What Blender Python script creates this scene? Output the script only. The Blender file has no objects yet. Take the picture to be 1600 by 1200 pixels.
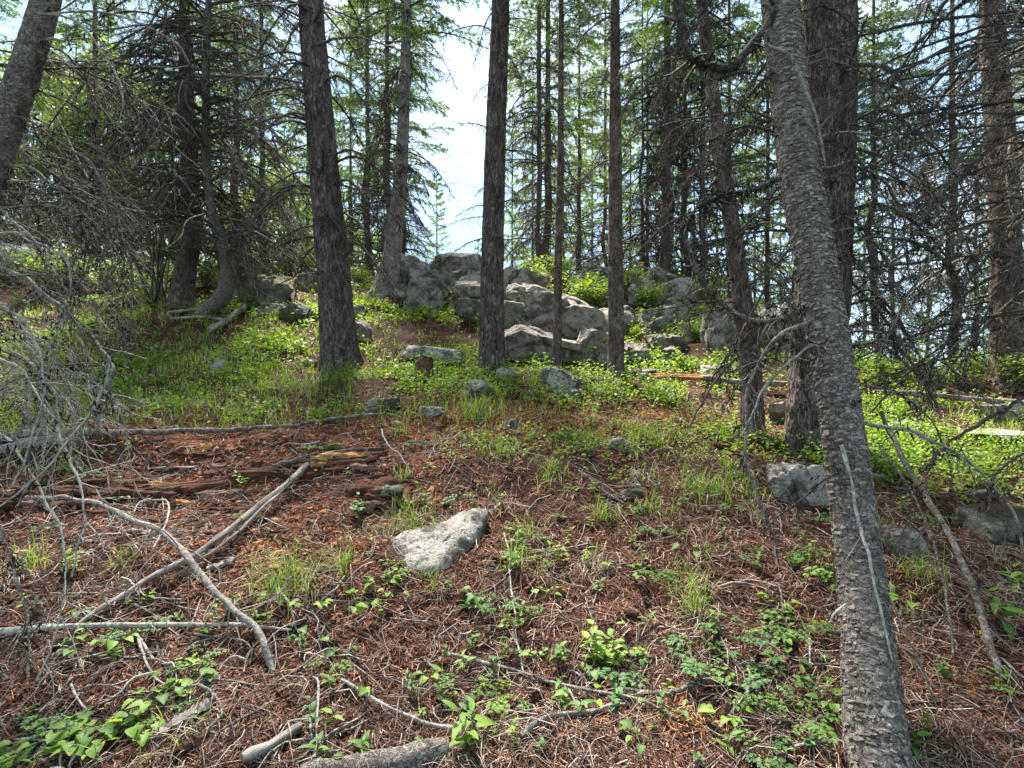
import bpy, bmesh, math, random
import numpy as np
from mathutils import Vector, Matrix

# ------------------------------------------------------------------ camera, sky, sun, exposure
R = math.radians
scene = bpy.context.scene
COL = scene.collection
F = 850.0                     # focal length in pixels of the 1600 px wide photograph
CAMZ = 1.5
cam_d = bpy.data.cameras.new('camera')
cam_d.sensor_width = 36.0
cam_d.lens = F / 1600.0 * 36.0
cam_d.clip_start = 0.05
cam_d.clip_end = 2000.0
cam = bpy.data.objects.new('camera', cam_d)
cam.location = (0, 0, CAMZ)
cam.rotation_euler = (R(90), 0, 0)
COL.objects.link(cam)
scene.camera = cam

SUN_EL, SUN_AZ = R(58), R(-20)        # azimuth measured from +Y (view direction) towards +X
sun_dir = Vector((math.sin(SUN_AZ) * math.cos(SUN_EL), math.cos(SUN_AZ) * math.cos(SUN_EL), math.sin(SUN_EL)))
sd = bpy.data.lights.new('sun', 'SUN')
sd.energy = 5.0
sd.angle = R(10.0)
sd.color = (1.0, 0.95, 0.86)
so = bpy.data.objects.new('sun', sd)
so.rotation_euler = sun_dir.to_track_quat('Z', 'Y').to_euler()
so.location = (0, 0, 40)
COL.objects.link(so)

world = bpy.data.worlds.new('World')
scene.world = world
world.use_nodes = True
wn = world.node_tree
wn.nodes.clear()
w_out = wn.nodes.new('ShaderNodeOutputWorld')
w_bg = wn.nodes.new('ShaderNodeBackground')
w_sky = wn.nodes.new('ShaderNodeTexSky')
w_sky.sky_type = 'NISHITA'
w_sky.sun_disc = False
w_sky.sun_elevation = SUN_EL
w_sky.sun_rotation = SUN_AZ
w_sky.altitude = 900
w_sky.air_density = 1.0
w_sky.dust_density = 1.6
w_tc = wn.nodes.new('ShaderNodeTexCoord')
w_map = wn.nodes.new('ShaderNodeMapping')
w_map.inputs['Scale'].default_value = (1.0, 1.0, 2.2)
w_map.inputs['Location'].default_value = (0.3, 0.1, 0.35)
w_no = wn.nodes.new('ShaderNodeTexNoise')
w_no.inputs['Scale'].default_value = 2.1
w_no.inputs['Detail'].default_value = 7
w_no.inputs['Roughness'].default_value = 0.55
w_rmp = wn.nodes.new('ShaderNodeValToRGB')
w_rmp.color_ramp.elements[0].position = 0.40
w_rmp.color_ramp.elements[0].color = (0.72, 0.72, 0.72, 1)
w_rmp.color_ramp.elements[1].position = 0.64
w_mix = wn.nodes.new('ShaderNodeMixRGB')
w_mix.inputs['Color2'].default_value = (0.95, 1.45, 1.8, 1)     # thin bright cloud
wn.links.new(w_tc.outputs['Generated'], w_map.inputs['Vector'])
wn.links.new(w_map.outputs['Vector'], w_no.inputs['Vector'])
wn.links.new(w_no.outputs['Fac'], w_rmp.inputs['Fac'])
wn.links.new(w_rmp.outputs['Color'], w_mix.inputs['Fac'])
wn.links.new(w_sky.outputs['Color'], w_mix.inputs['Color1'])
w_no2 = wn.nodes.new('ShaderNodeTexNoise')
w_no2.inputs['Scale'].default_value = 3.4
w_no2.inputs['Detail'].default_value = 8
w_rm2 = wn.nodes.new('ShaderNodeValToRGB')
w_rm2.color_ramp.elements[0].position = 0.46
w_rm2.color_ramp.elements[1].position = 0.66
w_rm2.color_ramp.elements[1].color = (0.85, 0.85, 0.85, 1)
w_mx2 = wn.nodes.new('ShaderNodeMixRGB')
w_mx2.inputs['Color2'].default_value = (1.75, 1.9, 1.95, 1)      # denser white cloud
wn.links.new(w_map.outputs['Vector'], w_no2.inputs['Vector'])
wn.links.new(w_no2.outputs['Fac'], w_rm2.inputs['Fac'])
wn.links.new(w_rm2.outputs['Color'], w_mx2.inputs['Fac'])
wn.links.new(w_mix.outputs['Color'], w_mx2.inputs['Color1'])
wn.links.new(w_mx2.outputs['Color'], w_bg.inputs['Color'])
w_bg.inputs['Strength'].default_value = 0.13
wn.links.new(w_bg.outputs['Background'], w_out.inputs['Surface'])

vs = scene.view_settings
vs.view_transform = 'Standard'
vs.look = 'None'
vs.exposure = 2.6
vs.gamma = 1.0
vs.use_curve_mapping = False
scene.cycles.use_denoising = True
scene.cycles.max_bounces = 7
scene.cycles.diffuse_bounces = 4
scene.cycles.glossy_bounces = 2
scene.cycles.transmission_bounces = 4
scene.cycles.sample_clamp_indirect = 8.0

rng = np.random.default_rng(11)
random.seed(5)

# ------------------------------------------------------------------ noise (numpy)
def _h(ix, iy, iz, s):
    n = (ix.astype(np.int64) * 374761393 + iy.astype(np.int64) * 668265263 + iz.astype(np.int64) * 2147483647 + s * 974634777) & 0xFFFFFFFF
    n = ((n ^ (n >> 13)) * 1274126177) & 0xFFFFFFFF
    n = ((n ^ (n >> 16)) * 2246822519) & 0xFFFFFFFF
    n = n ^ (n >> 15)
    return n.astype(np.float64) / 4294967295.0

def vnoise(p, s=0):
    p = np.asarray(p, float)
    i = np.floor(p); f = p - i
    f = f * f * f * (f * (f * 6 - 15) + 10)
    ix, iy, iz = i[:, 0], i[:, 1], i[:, 2]
    out = 0
    for dx in (0, 1):
        wx = f[:, 0] if dx else 1 - f[:, 0]
        for dy in (0, 1):
            wy = f[:, 1] if dy else 1 - f[:, 1]
            for dz in (0, 1):
                wz = f[:, 2] if dz else 1 - f[:, 2]
                out = out + wx * wy * wz * _h(ix + dx, iy + dy, iz + dz, s)
    return out * 2 - 1

def fbm(p, oct=4, s=0, gain=0.5):
    p = np.asarray(p, float)
    a, t = 1.0, 0.0
    for o in range(oct):
        t = t + a * vnoise(p * (2.03 ** o) + o * 17.3, s + o)
        a *= gain
    return t

def sstep(a, b, x):
    t = np.clip((x - a) / (b - a), 0, 1)
    return t * t * (3 - 2 * t)

# ------------------------------------------------------------------ terrain height
def relu_s(t, k):             # smooth max(t, 0)
    return 0.5 * (t + np.sqrt(t * t + k * k))

def h_smooth(x, y):
    x = np.asarray(x, float); y = np.asarray(y, float)
    crest = 11.6
    zl = 0.26 * y + 0.205 * relu_s(y - 6.6, 0.7)
    zl = zl - 0.62 * relu_s(y - crest, 0.9)
    zl = np.where(y > 11, 1.3 + relu_s(zl - 1.3, 0.5), zl)
    zr = 0.26 * y - 0.245 * relu_s(y - 6.4, 0.6)
    zr = zr - 0.02 * relu_s(y - 25, 2.0)
    zr = np.maximum(zr, -2)
    w = 1 - sstep(3.3, 6.0, x - 0.06 * (y - 9))
    z = zl * w + zr * (1 - w)
    z = np.where(y < -2, np.maximum(z, -3 + 0 * z), z)
    # the right foreground dips a little before the ledge of rock
    z = z - 0.10 * np.exp(-((x - 3.2) ** 2 / 1.2 + (y - 3.1) ** 2 / 0.5))
    # mound of rotten wood
    z = z + 0.10 * np.exp(-((x + 0.95) ** 2 / 0.18 + (y - 3.65) ** 2 / 0.07))
    # old buried log ridge on the left
    yc = 3.92 + 0.06 * (x + 2)
    z = z + 0.13 * np.exp(-((y - yc) ** 2) / 0.05) * sstep(-0.9, -1.4, x) * sstep(-6.0, -4.5, x)
    return z

def height(x, y):
    x = np.atleast_1d(np.asarray(x, float)); y = np.atleast_1d(np.asarray(y, float))
    p = np.stack([x, y, np.zeros_like(x)], 1)
    z = h_smooth(x, y)
    amp = np.clip(1 + 0.12 * (y - 3), 0.7, 2.5)
    return z + amp * (0.05 * fbm(p * 0.9, 2, 3) + 0.028 * fbm(p * 3.1, 3, 7) + 0.008 * fbm(p * 17, 2, 9))

def hz(x, y):
    return float(height([x], [y])[0])

def ground_many(px, row):
    """points of the hillside seen at the given positions of the photograph"""
    px = np.asarray(px, float); row = np.asarray(row, float)
    u = (px - 800) / F; v = (600 - row) / F
    ys = np.geomspace(0.9, 40, 130)
    if len(px) < 50:
        Y = ys[None].repeat(len(px), 0)
        d = CAMZ + v[:, None] * Y - h_smooth(u[:, None] * Y, Y)
        hit = (d[:, 1:] <= 0) & (d[:, :-1] > 0)
        i = hit.argmax(1); k = np.arange(len(px))
        t = d[k, i] / (d[k, i] - d[k, i + 1] + 1e-12)
        yy = np.where(hit.any(1), ys[i] + t * (ys[i + 1] - ys[i]), np.nan)
        return u * yy, yy
    prev = np.full(px.shape, np.nan); found = np.full(px.shape, np.nan)
    last = None
    for yv in ys:
        d = CAMZ + v * yv - h_smooth(u * yv, np.full(px.shape, yv))
        if last is not None:
            hit = np.isnan(found) & (d <= 0) & (last > 0)
            t = last / np.where(np.abs(last - d) < 1e-9, 1, last - d)
            found = np.where(hit, yp + t * (yv - yp), found)
        last = d; yp = yv
    return u * found, found

def G(px, row):
    x, y = ground_many([px], [row])
    if np.isnan(y[0]):
        y = np.array([11.0]); x = (np.array([px]) - 800) / F * y
    return float(x[0]), float(y[0]), hz(x[0], y[0])

def P3(px, row, d):
    return np.array([(px - 800) / F * d, d, CAMZ + (600 - row) / F * d])

# ------------------------------------------------------------------ mesh builder
class MB:
    def __init__(self):
        self.v = []; self.f = []; self.n = 0; self.mi = []
    def add(self, v, f, m=0):
        v = np.asarray(v, float).reshape(-1, 3); f = np.asarray(f, np.int64)
        self.v.append(v); self.f.append(f + self.n); self.n += len(v); self.mi.append(m)
    def merge(self, other, M=None, m=None):
        v = np.concatenate(other.v)
        if M is not None:
            v = v @ np.asarray(M)[:3, :3].T + np.asarray(M)[:3, 3]
        for f, mm in zip(other.f, other.mi):
            self.f.append(f + self.n); self.mi.append(mm if m is None else m)
        self.v.append(v); self.n += len(v)
    def mesh(self, name, mats, smooth=True):
        me = bpy.data.meshes.new(name)
        v = np.concatenate(self.v)
        me.vertices.add(len(v)); me.vertices.foreach_set('co', v.ravel())
        loops = np.concatenate([f.ravel() for f in self.f])
        sizes = np.concatenate([np.full(len(f), f.shape[1]) for f in self.f])
        mi = np.concatenate([np.full(len(f), m) for f, m in zip(self.f, self.mi)])
        st = np.concatenate([[0], np.cumsum(sizes)[:-1]])
        me.loops.add(len(loops)); me.loops.foreach_set('vertex_index', loops.astype(np.int32))
        me.polygons.add(len(sizes)); me.polygons.foreach_set('loop_start', st.astype(np.int32))
        me.polygons.foreach_set('loop_total', sizes.astype(np.int32))
        me.polygons.foreach_set('material_index', mi.astype(np.int32))
        me.polygons.foreach_set('use_smooth', np.full(len(sizes), bool(smooth)))
        for m in (mats if isinstance(mats, (list, tuple)) else [mats]):
            me.materials.append(m)
        me.update(calc_edges=True)
        return me

def link(name, me, parent=None, loc=None):
    o = bpy.data.objects.new(name, me)
    COL.objects.link(o)
    if parent is not None:
        o.parent = parent
    if loc is not None:
        o.location = loc
    return o

def tag(o, label=None, cat=None, group=None, kind=None):
    if label: o['label'] = label
    if cat: o['category'] = cat
    if group: o['group'] = group
    if kind: o['kind'] = kind
    return o

def thing(name, loc, label, cat, group=None):
    o = bpy.data.objects.new(name, None)
    o.empty_display_size = 0.1
    COL.objects.link(o)
    o.location = loc
    return tag(o, label, cat, group)

def catmull(pts, n):
    pts = np.asarray(pts, float)
    if len(pts) == 2:
        t = np.linspace(0, 1, n)[:, None]
        return pts[0] * (1 - t) + pts[1] * t
    P = np.vstack([2 * pts[0] - pts[1], pts, 2 * pts[-1] - pts[-2]])
    t = np.linspace(0, len(pts) - 1 - 1e-9, n)
    i = t.astype(int); f = (t - i)[:, None]
    p0, p1, p2, p3 = P[i], P[i + 1], P[i + 2], P[i + 3]
    return 0.5 * (2 * p1 + (p2 - p0) * f + (2 * p0 - 5 * p1 + 4 * p2 - p3) * f ** 2 + (3 * p1 - p0 - 3 * p2 + p3) * f ** 3)

def frames(pts):
    t = np.gradient(pts, axis=0)
    t /= np.linalg.norm(t, axis=1)[:, None] + 1e-12
    n = np.zeros_like(t)
    a = np.array([0, 0, 1.0]) if abs(t[0, 2]) < 0.9 else np.array([1.0, 0, 0])
    v = np.cross(t[0], a); v /= np.linalg.norm(v)
    for i in range(len(t)):
        v = v - t[i] * v.dot(t[i]); v /= np.linalg.norm(v) + 1e-12
        n[i] = v
    return t, n, np.cross(t, n)

def tube(mb, pts, rad, k=5, m=0, cap=False, disp=None):
    pts = np.asarray(pts, float); N = len(pts)
    rad = np.interp(np.linspace(0, 1, N), np.linspace(0, 1, len(rad)), rad)
    t, a, b = frames(pts)
    ang = np.linspace(0, 2 * np.pi, k, endpoint=False)
    ca, sa = np.cos(ang), np.sin(ang)
    r = np.repeat(rad[:, None], k, 1)
    if disp is not None:
        s = np.concatenate([[0], np.cumsum(np.linalg.norm(np.diff(pts, axis=0), axis=1))])
        r = r * disp(np.repeat(s[:, None], k, 1), np.repeat(ang[None], N, 0), r)
    v = pts[:, None] + r[..., None] * (ca[None, :, None] * a[:, None] + sa[None, :, None] * b[:, None])
    i = np.arange(N - 1)[:, None] * k; j = np.arange(k)[None]
    jn = (j + 1) % k
    f = np.stack([i + j, i + jn, i + k + jn, i + k + j], -1).reshape(-1, 4)
    mb.add(v.reshape(-1, 3), f, m)
    if cap:
        for idx, sgn in ((0, -1), (N - 1, 1)):
            ring = v[idx]
            c = ring.mean(0)
            tri = [[k, q, (q + 1) % k] if sgn > 0 else [k, (q + 1) % k, q] for q in range(k)]
            mb.add(np.vstack([ring, c]), tri, m)

# ------------------------------------------------------------------ materials
class NT:
    def __init__(self, name):
        self.m = bpy.data.materials.new(name); self.m.use_nodes = True
        self.t = self.m.node_tree; self.t.nodes.clear()
        self.out = self.t.nodes.new('ShaderNodeOutputMaterial')
    def n(self, typ, **kw):
        nd = self.t.nodes.new('ShaderNode' + typ)
        for k, v in kw.items():
            if k.startswith('_'):
                setattr(nd, k[1:], v)
            else:
                key = k.replace('__', ' ')
                s = nd.inputs[int(key[1:])] if key[0] == 'i' and key[1:].isdigit() else nd.inputs[key]
                self.set(s, v)
        return nd
    def set(self, s, v):
        if isinstance(v, bpy.types.NodeSocket): self.t.links.new(v, s)
        elif isinstance(v, bpy.types.Node): self.t.links.new(v.outputs[0], s)
        elif isinstance(v, tuple) and len(v) == 3 and s.type == 'RGBA': s.default_value = (*v, 1)
        else: s.default_value = v
    def ramp(self, fac, stops):
        nd = self.t.nodes.new('ShaderNodeValToRGB')
        el = nd.color_ramp.elements
        while len(el) < len(stops): el.new(0.5)
        for e, (p, c) in zip(el, stops):
            e.position = p
            e.color = (*c, 1) if isinstance(c, tuple) else (c, c, c, 1)
        self.set(nd.inputs[0], fac)
        return nd.outputs[0]
    def mix(self, fac, a, b, mode='MIX'):
        nd = self.t.nodes.new('ShaderNodeMixRGB'); nd.blend_type = mode
        self.set(nd.inputs[0], fac); self.set(nd.inputs[1], a); self.set(nd.inputs[2], b)
        return nd.outputs[0]
    def math(self, op, a, b=0.0):
        nd = self.t.nodes.new('ShaderNodeMath'); nd.operation = op
        self.set(nd.inputs[0], a); self.set(nd.inputs[1], b)
        return nd.outputs[0]
    def coord(self, which='Object', scale=(1, 1, 1), warp=0.0):
        tc = self.t.nodes.new('ShaderNodeTexCoord')
        mp = self.t.nodes.new('ShaderNodeMapping')
        mp.inputs['Scale'].default_value = scale
        self.t.links.new(tc.outputs[which], mp.inputs[0])
        return mp.outputs[0]
    def noise(self, vec, scale, detail=4, rough=0.55, out='Fac'):
        nd = self.n('TexNoise', Vector=vec, Scale=scale, Detail=detail, Roughness=rough)
        return nd.outputs[out]
    def bump(self, h, strength, dist):
        return self.n('Bump', Height=h, Strength=strength, Distance=dist).outputs[0]
    def finish(self, color, rough=0.9, normal=None, spec=0.25, transl=None, tcol=None):
        b = self.n('BsdfPrincipled')
        self.set(b.inputs['Base Color'], color); self.set(b.inputs['Roughness'], rough)
        b.inputs['Specular IOR Level'].default_value = spec
        if normal is not None: self.set(b.inputs['Normal'], normal)
        res = b.outputs[0]
        if transl:
            tr = self.n('BsdfTranslucent', Color=tcol if tcol is not None else color)
            mx = self.n('MixShader'); self.set(mx.inputs[0], transl)
            self.t.links.new(res, mx.inputs[1]); self.t.links.new(tr.outputs[0], mx.inputs[2])
            res = mx.outputs[0]
        self.t.links.new(res, self.out.inputs[0])
        return self.m

def leaf_mat(name, c1, c2, c3, transl=0.35, rough=0.55):
    t = NT(name)
    isl = t.n('NewGeometry').outputs['Random Per Island']
    oi = t.n('ObjectInfo').outputs['Random']
    r = t.math('FRACT', t.math('ADD', isl, oi))
    col = t.ramp(r, [(0.0, c1), (0.5, c2), (0.93, c3), (1.0, (c3[0] * 1.25, c3[1] * 0.92, c3[2]))])
    tcol = t.mix(1.0, col, (1.45, 1.35, 0.5), 'MULTIPLY')
    return t.finish(col, rough, spec=0.3, transl=transl, tcol=tcol)

def soil_mat():
    t = NT('forest_floor')
    c = t.coord('Object')
    red = t.n('VertexColor', _layer_name='rot').outputs[0]
    n1 = t.noise(c, 1.3, 5, 0.6); n2 = t.noise(c, 9, 6, 0.65); n3 = t.noise(c, 60, 5, 0.7)
    wc = t.mix(0.25, c, t.n('TexNoise', Vector=c, Scale=6.0).outputs['Color'])
    vor = t.n('TexVoronoi', Vector=wc, Scale=55.0, _feature='F1')
    base = t.ramp(n2, [(0.3, (0.014, 0.008, 0.006)), (0.52, (0.055, 0.023, 0.014)), (0.74, (0.125, 0.050, 0.029))])
    nd = t.ramp(n3, [(0.38, (0.012, 0.007, 0.005)), (0.58, (0.085, 0.034, 0.020)), (0.8, (0.22, 0.10, 0.06))])
    col = t.mix(0.55, base, nd)
    chips = t.ramp(vor.outputs['Color'], [(0.2, (0.06, 0.020, 0.011)), (0.5, (0.20, 0.060, 0.025)), (0.85, (0.36, 0.12, 0.045))])
    rf = t.math('MULTIPLY', red, t.ramp(t.noise(c, 4.5, 4), [(0.38, 0.1), (0.62, 0.95)]))
    col = t.mix(rf, col, chips)
    moss = t.ramp(n1, [(0.56, 0.0), (0.72, 0.5)])
    col = t.mix(t.math('MULTIPLY', moss, 0.35), col, (0.05, 0.065, 0.02))
    h = t.math('ADD', t.math('MULTIPLY', n3, 0.6), t.math('MULTIPLY', n2, 0.8))
    h = t.math('ADD', h, t.math('MULTIPLY', vor.outputs['Distance'], 0.5))
    return t.finish(col, 0.95, t.bump(h, 0.9, 0.03), 0.15)

def rock_mat(name, tint=(1, 1, 1), light=1.0, litter=0.0):
    t = NT(name)
    c = t.coord('Object')
    oi = t.n('ObjectInfo')
    loc = t.n('VectorMath', _operation='ADD', i0=c, i1=t.n('VectorMath', _operation='SCALE', i0=oi.outputs['Location'], Scale=3.7).outputs[0]).outputs[0]
    n1 = t.noise(loc, 2.2, 6, 0.6); n2 = t.noise(loc, 14, 7, 0.7); n3 = t.noise(loc, 90, 4, 0.7)
    a = 0.26 * light
    n4 = t.noise(loc, 5.5, 7, 0.68)
    col = t.ramp(n1, [(0.3, (a * .6, a * .59, a * .58)), (0.5, (a, a * .99, a * .97)), (0.72, (a * 1.4, a * 1.39, a * 1.37))])
    spk = t.ramp(n3, [(0.34, 0.3), (0.5, 0.95), (0.66, 1.45)])
    col = t.mix(0.75, col, spk, 'MULTIPLY')
    # grey-black lichen crusts and pale weathered skin
    vo = t.n('TexVoronoi', Vector=t.mix(0.06, loc, t.n('TexNoise', Vector=loc, Scale=20.0).outputs['Color']), Scale=17.0)
    lich = t.math('MULTIPLY', t.ramp(vo.outputs['Distance'], [(0.18, 1.0), (0.34, 0.0)]), t.ramp(n4, [(0.42, 0.0), (0.55, 0.9)]))
    col = t.mix(lich, col, (0.06, 0.06, 0.057))
    dark = t.ramp(n4, [(0.43, 0.9), (0.52, 0.0)])
    col = t.mix(dark, col, t.mix(n3, (0.03, 0.03, 0.028), (0.11, 0.108, 0.10)))
    pale = t.math('MULTIPLY', t.ramp(n4, [(0.57, 0.0), (0.65, 0.75)]), t.ramp(n2, [(0.35, 0.3), (0.6, 1.0)]))
    col = t.mix(pale, col, t.mix(n3, (0.22, 0.22, 0.21), (0.5, 0.5, 0.475)))
    # moss and needle litter where the top is level
    nz = t.n('SeparateXYZ', Vector=t.n('NewGeometry').outputs['Normal']).outputs[2]
    up = t.ramp(nz, [(0.86, 0.0), (0.99, 1.0)])
    lit = t.math('MULTIPLY', up, t.ramp(t.noise(loc, 5, 4), [(0.56, 0.0), (0.66, litter)]))
    col = t.mix(lit, col, t.ramp(n3, [(0.3, (0.05, 0.028, 0.018)), (0.7, (0.20, 0.10, 0.06))]))
    col = t.mix(1.0, col, tint, 'MULTIPLY')
    h = t.math('ADD', t.math('MULTIPLY', n2, 0.8), t.math('MULTIPLY', n3, 0.3))
    h = t.math('ADD', h, t.math('MULTIPLY', n4, 1.6))
    return t.finish(col, 0.92, t.bump(h, 0.9, 0.05), 0.2)

def bark_mat(name, lo, mid, hi, sv, stretch, dist=0.02, lichen=0.0, crack=0.5, lichc=(0.34, 0.37, 0.30)):
    t = NT(name)
    c = t.coord('Object', (1, 1, stretch))
    cw = t.mix(0.16, c, t.n('TexNoise', Vector=c, Scale=16.0, Detail=4.0).outputs['Color'])
    vo = t.n('TexVoronoi', Vector=cw, Scale=sv, _feature='DISTANCE_TO_EDGE')
    vc = t.n('TexVoronoi', Vector=cw, Scale=sv)
    n1 = t.noise(c, 22, 6, 0.65); n0 = t.noise(t.coord('Object'), 3.0, 4, 0.6); n3 = t.noise(t.coord('Object'), 110, 4, 0.7)
    v = t.math('ADD', t.math('MULTIPLY', n1, 0.7), t.math('MULTIPLY', vc.outputs['Color'], 0.3))
    col = t.ramp(v, [(0.30, lo), (0.5, mid), (0.72, hi)])
    col = t.mix(0.45, col, t.ramp(n3, [(0.3, 0.35), (0.7, 1.35)]), 'MULTIPLY')
    edge = t.ramp(vo.outputs['Distance'], [(0.0, 1.0), (0.09, 0.0)])
    col = t.mix(t.math('MULTIPLY', edge, crack), col, tuple(q * 0.35 for q in lo))
    if lichen:
        lf = t.math('MULTIPLY', t.ramp(t.noise(t.coord('Object'), 26, 5, 0.6), [(0.55, 0.0), (0.63, 1.0)]), t.ramp(n0, [(0.45, 0.15), (0.6, 1.0)]))
        col = t.mix(t.math('MULTIPLY', lf, lichen), col, lichc)
    h = t.math('SUBTRACT', t.math('ADD', t.math('MULTIPLY', n1, 0.6), t.math('MULTIPLY', n3, 0.3)), t.math('MULTIPLY', edge, 0.8))
    return t.finish(col, 0.92, t.bump(h, 0.9, dist), 0.15)

def twig_mat(name, dark, pale, lich, w=0.5):
    t = NT(name)
    c = t.coord('Object')
    oi = t.n('ObjectInfo').outputs['Random']
    n1 = t.noise(c, 9, 4, 0.6); n2 = t.noise(c, 120, 4, 0.65)
    f = t.math('ADD', t.math('MULTIPLY', n1, 0.6), t.math('MULTIPLY', oi, 0.4))
    col = t.ramp(f, [(w - 0.16, dark), (w + 0.16, pale)])
    col = t.mix(t.ramp(n2, [(0.52, 0.0), (0.62, 0.75)]), col, lich)
    n4 = t.noise(c, 38, 5, 0.7)
    col = t.mix(0.8, col, t.ramp(n4, [(0.38, 0.35), (0.5, 1.0), (0.64, 1.35)]), 'MULTIPLY')
    return t.finish(col, 0.9, t.bump(t.math('ADD', n2, n4), 0.8, 0.006), 0.2)

def wood_mat(name, lo, mid, hi, axis_scale=(3, 60, 60)):
    t = NT(name)
    c = t.coord('Object', axis_scale)
    n1 = t.noise(c, 1.0, 6, 0.65); n2 = t.noise(t.coord('Object'), 8, 4)
    col = t.ramp(n1, [(0.28, lo), (0.5, mid), (0.72, hi)])
    col = t.mix(0.75, col, t.ramp(n2, [(0.35, 0.4), (0.6, 1.15)]), 'MULTIPLY')
    return t.finish(col, 0.9, t.bump(n1, 1.0, 0.014), 0.2)

def needle_mat():
    t = NT('fallen_needles')
    r = t.n('NewGeometry').outputs['Random Per Island']
    col = t.ramp(r, [(0.0, (0.024, 0.011, 0.008)), (0.35, (0.085, 0.033, 0.020)), (0.68, (0.175, 0.072, 0.042)), (0.86, (0.28, 0.155, 0.105)), (1.0, (0.44, 0.33, 0.26))])
    return t.finish(col, 0.8, spec=0.2)

def rnd_mat(name, stops, rough=0.85):
    t = NT(name)
    r = t.n('NewGeometry').outputs['Random Per Island']
    n = t.noise(t.coord('Object'), 70, 4, 0.7)
    col = t.mix(0.6, t.ramp(r, stops), t.ramp(n, [(0.3, 0.4), (0.7, 1.35)]), 'MULTIPLY')
    return t.finish(col, rough, t.bump(n, 0.5, 0.006), 0.2)

M = {}
M['soil'] = soil_mat()
M['rock'] = rock_mat('granite', (1.12, 1.0, 0.88), litter=0.5)
M['rock_pale'] = rock_mat('pale_granite', (1.10, 1.0, 0.90), 1.35)
M['rock_dark'] = rock_mat('mossy_granite', (0.92, 0.88, 0.70), 0.8, 0.8)
M['bark_fir'] = bark_mat('furrowed_fir_bark', (0.036, 0.026, 0.023), (0.135, 0.103, 0.090), (0.30, 0.245, 0.22), 46, 0.24, 0.03, 0.2, 0.6, (0.30, 0.28, 0.25))
M['bark_brown'] = bark_mat('brown_scaly_bark', (0.044, 0.030, 0.025), (0.14, 0.10, 0.085), (0.28, 0.22, 0.195), 42, 0.45, 0.012, 0.25, 0.6)
M['bark_pale'] = bark_mat('pale_weathered_bark', (0.10, 0.078, 0.066), (0.24, 0.20, 0.175), (0.38, 0.34, 0.31), 30, 0.5, 0.012, 0.3, 0.5)
M['bark_grey'] = bark_mat('grey_flaky_bark', (0.064, 0.050, 0.042), (0.170, 0.144, 0.126), (0.32, 0.28, 0.25), 60, 1.6, 0.008, 0.45, 0.5, (0.33, 0.35, 0.26))
def flake_mat():
    t = NT('bark_flakes')
    r = t.n('NewGeometry').outputs['Random Per Island']
    n = t.noise(t.coord('Object'), 80, 4, 0.7); b = t.noise(t.coord('Object'), 5.5, 5, 0.6); b2 = t.noise(t.coord('Object'), 17, 4, 0.6)
    col = t.ramp(t.math('ADD', t.math('MULTIPLY', r, 0.55), t.math('MULTIPLY', b, 0.45)), [(0.2, (0.062, 0.047, 0.039)), (0.5, (0.165, 0.138, 0.120)), (0.75, (0.27, 0.235, 0.208)), (0.9, (0.39, 0.35, 0.315))])
    col = t.mix(t.ramp(b, [(0.55, 0.0), (0.68, 0.65)]), col, (0.085, 0.055, 0.042))
    col = t.mix(t.math('MULTIPLY', t.ramp(b2, [(0.60, 0.0), (0.66, 0.8)]), 0.8), col, (0.36, 0.37, 0.27))
    col = t.mix(0.7, col, t.ramp(n, [(0.3, 0.35), (0.7, 1.4)]), 'MULTIPLY')
    return t.finish(col, 0.9, t.bump(n, 0.7, 0.004), 0.2)
M['flake'] = flake_mat()
M['bark_inner'] = bark_mat('rusty_inner_bark', (0.05, 0.026, 0.017), (0.13, 0.066, 0.043), (0.22, 0.13, 0.09), 40, 0.5, 0.012)
M['twig'] = twig_mat('dead_twig', (0.034, 0.026, 0.022), (0.105, 0.082, 0.068), (0.16, 0.17, 0.14), 0.55)
M['twig_pale'] = twig_mat('pale_dead_twig', (0.10, 0.083, 0.070), (0.33, 0.30, 0.27), (0.42, 0.43, 0.38), 0.42)
M['twig_mid'] = twig_mat('grey_dead_twig', (0.055, 0.044, 0.037), (0.20, 0.175, 0.155), (0.33, 0.34, 0.29), 0.5)
M['hair'] = rnd_mat('hair_lichen', [(0.0, (0.012, 0.010, 0.008)), (1.0, (0.04, 0.034, 0.026))])
M['wood_grey'] = wood_mat('weathered_wood', (0.045, 0.036, 0.030), (0.24, 0.21, 0.185), (0.44, 0.41, 0.375))
M['wood_brown'] = wood_mat('old_brown_wood', (0.045, 0.028, 0.02), (0.15, 0.095, 0.068), (0.28, 0.20, 0.155))
M['wood_red'] = wood_mat('red_rotten_wood', (0.018, 0.009, 0.007), (0.085, 0.034, 0.021), (0.22, 0.095, 0.052), (5, 75, 75))
M['wood_orange'] = wood_mat('fresh_split_wood', (0.17, 0.065, 0.022), (0.42, 0.20, 0.08), (0.58, 0.36, 0.18), (5, 50, 50))
M['chips'] = rnd_mat('rotten_chips', [(0.0, (0.05, 0.016, 0.010)), (0.4, (0.17, 0.052, 0.024)), (0.75, (0.32, 0.10, 0.038)), (1.0, (0.40, 0.20, 0.11))])
M['needles'] = needle_mat()
M['litter_twig'] = rnd_mat('litter_twigs', [(0.0, (0.030, 0.018, 0.013)), (0.5, (0.10, 0.062, 0.046)), (0.82, (0.24, 0.185, 0.155)), (1.0, (0.46, 0.42, 0.38))])
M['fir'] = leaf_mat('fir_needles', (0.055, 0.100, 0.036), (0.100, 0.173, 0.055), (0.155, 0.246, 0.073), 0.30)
M['fir_light'] = leaf_mat('sunny_fir_needles', (0.076, 0.140, 0.032), (0.127, 0.216, 0.044), (0.189, 0.278, 0.057), 0.40)
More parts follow.
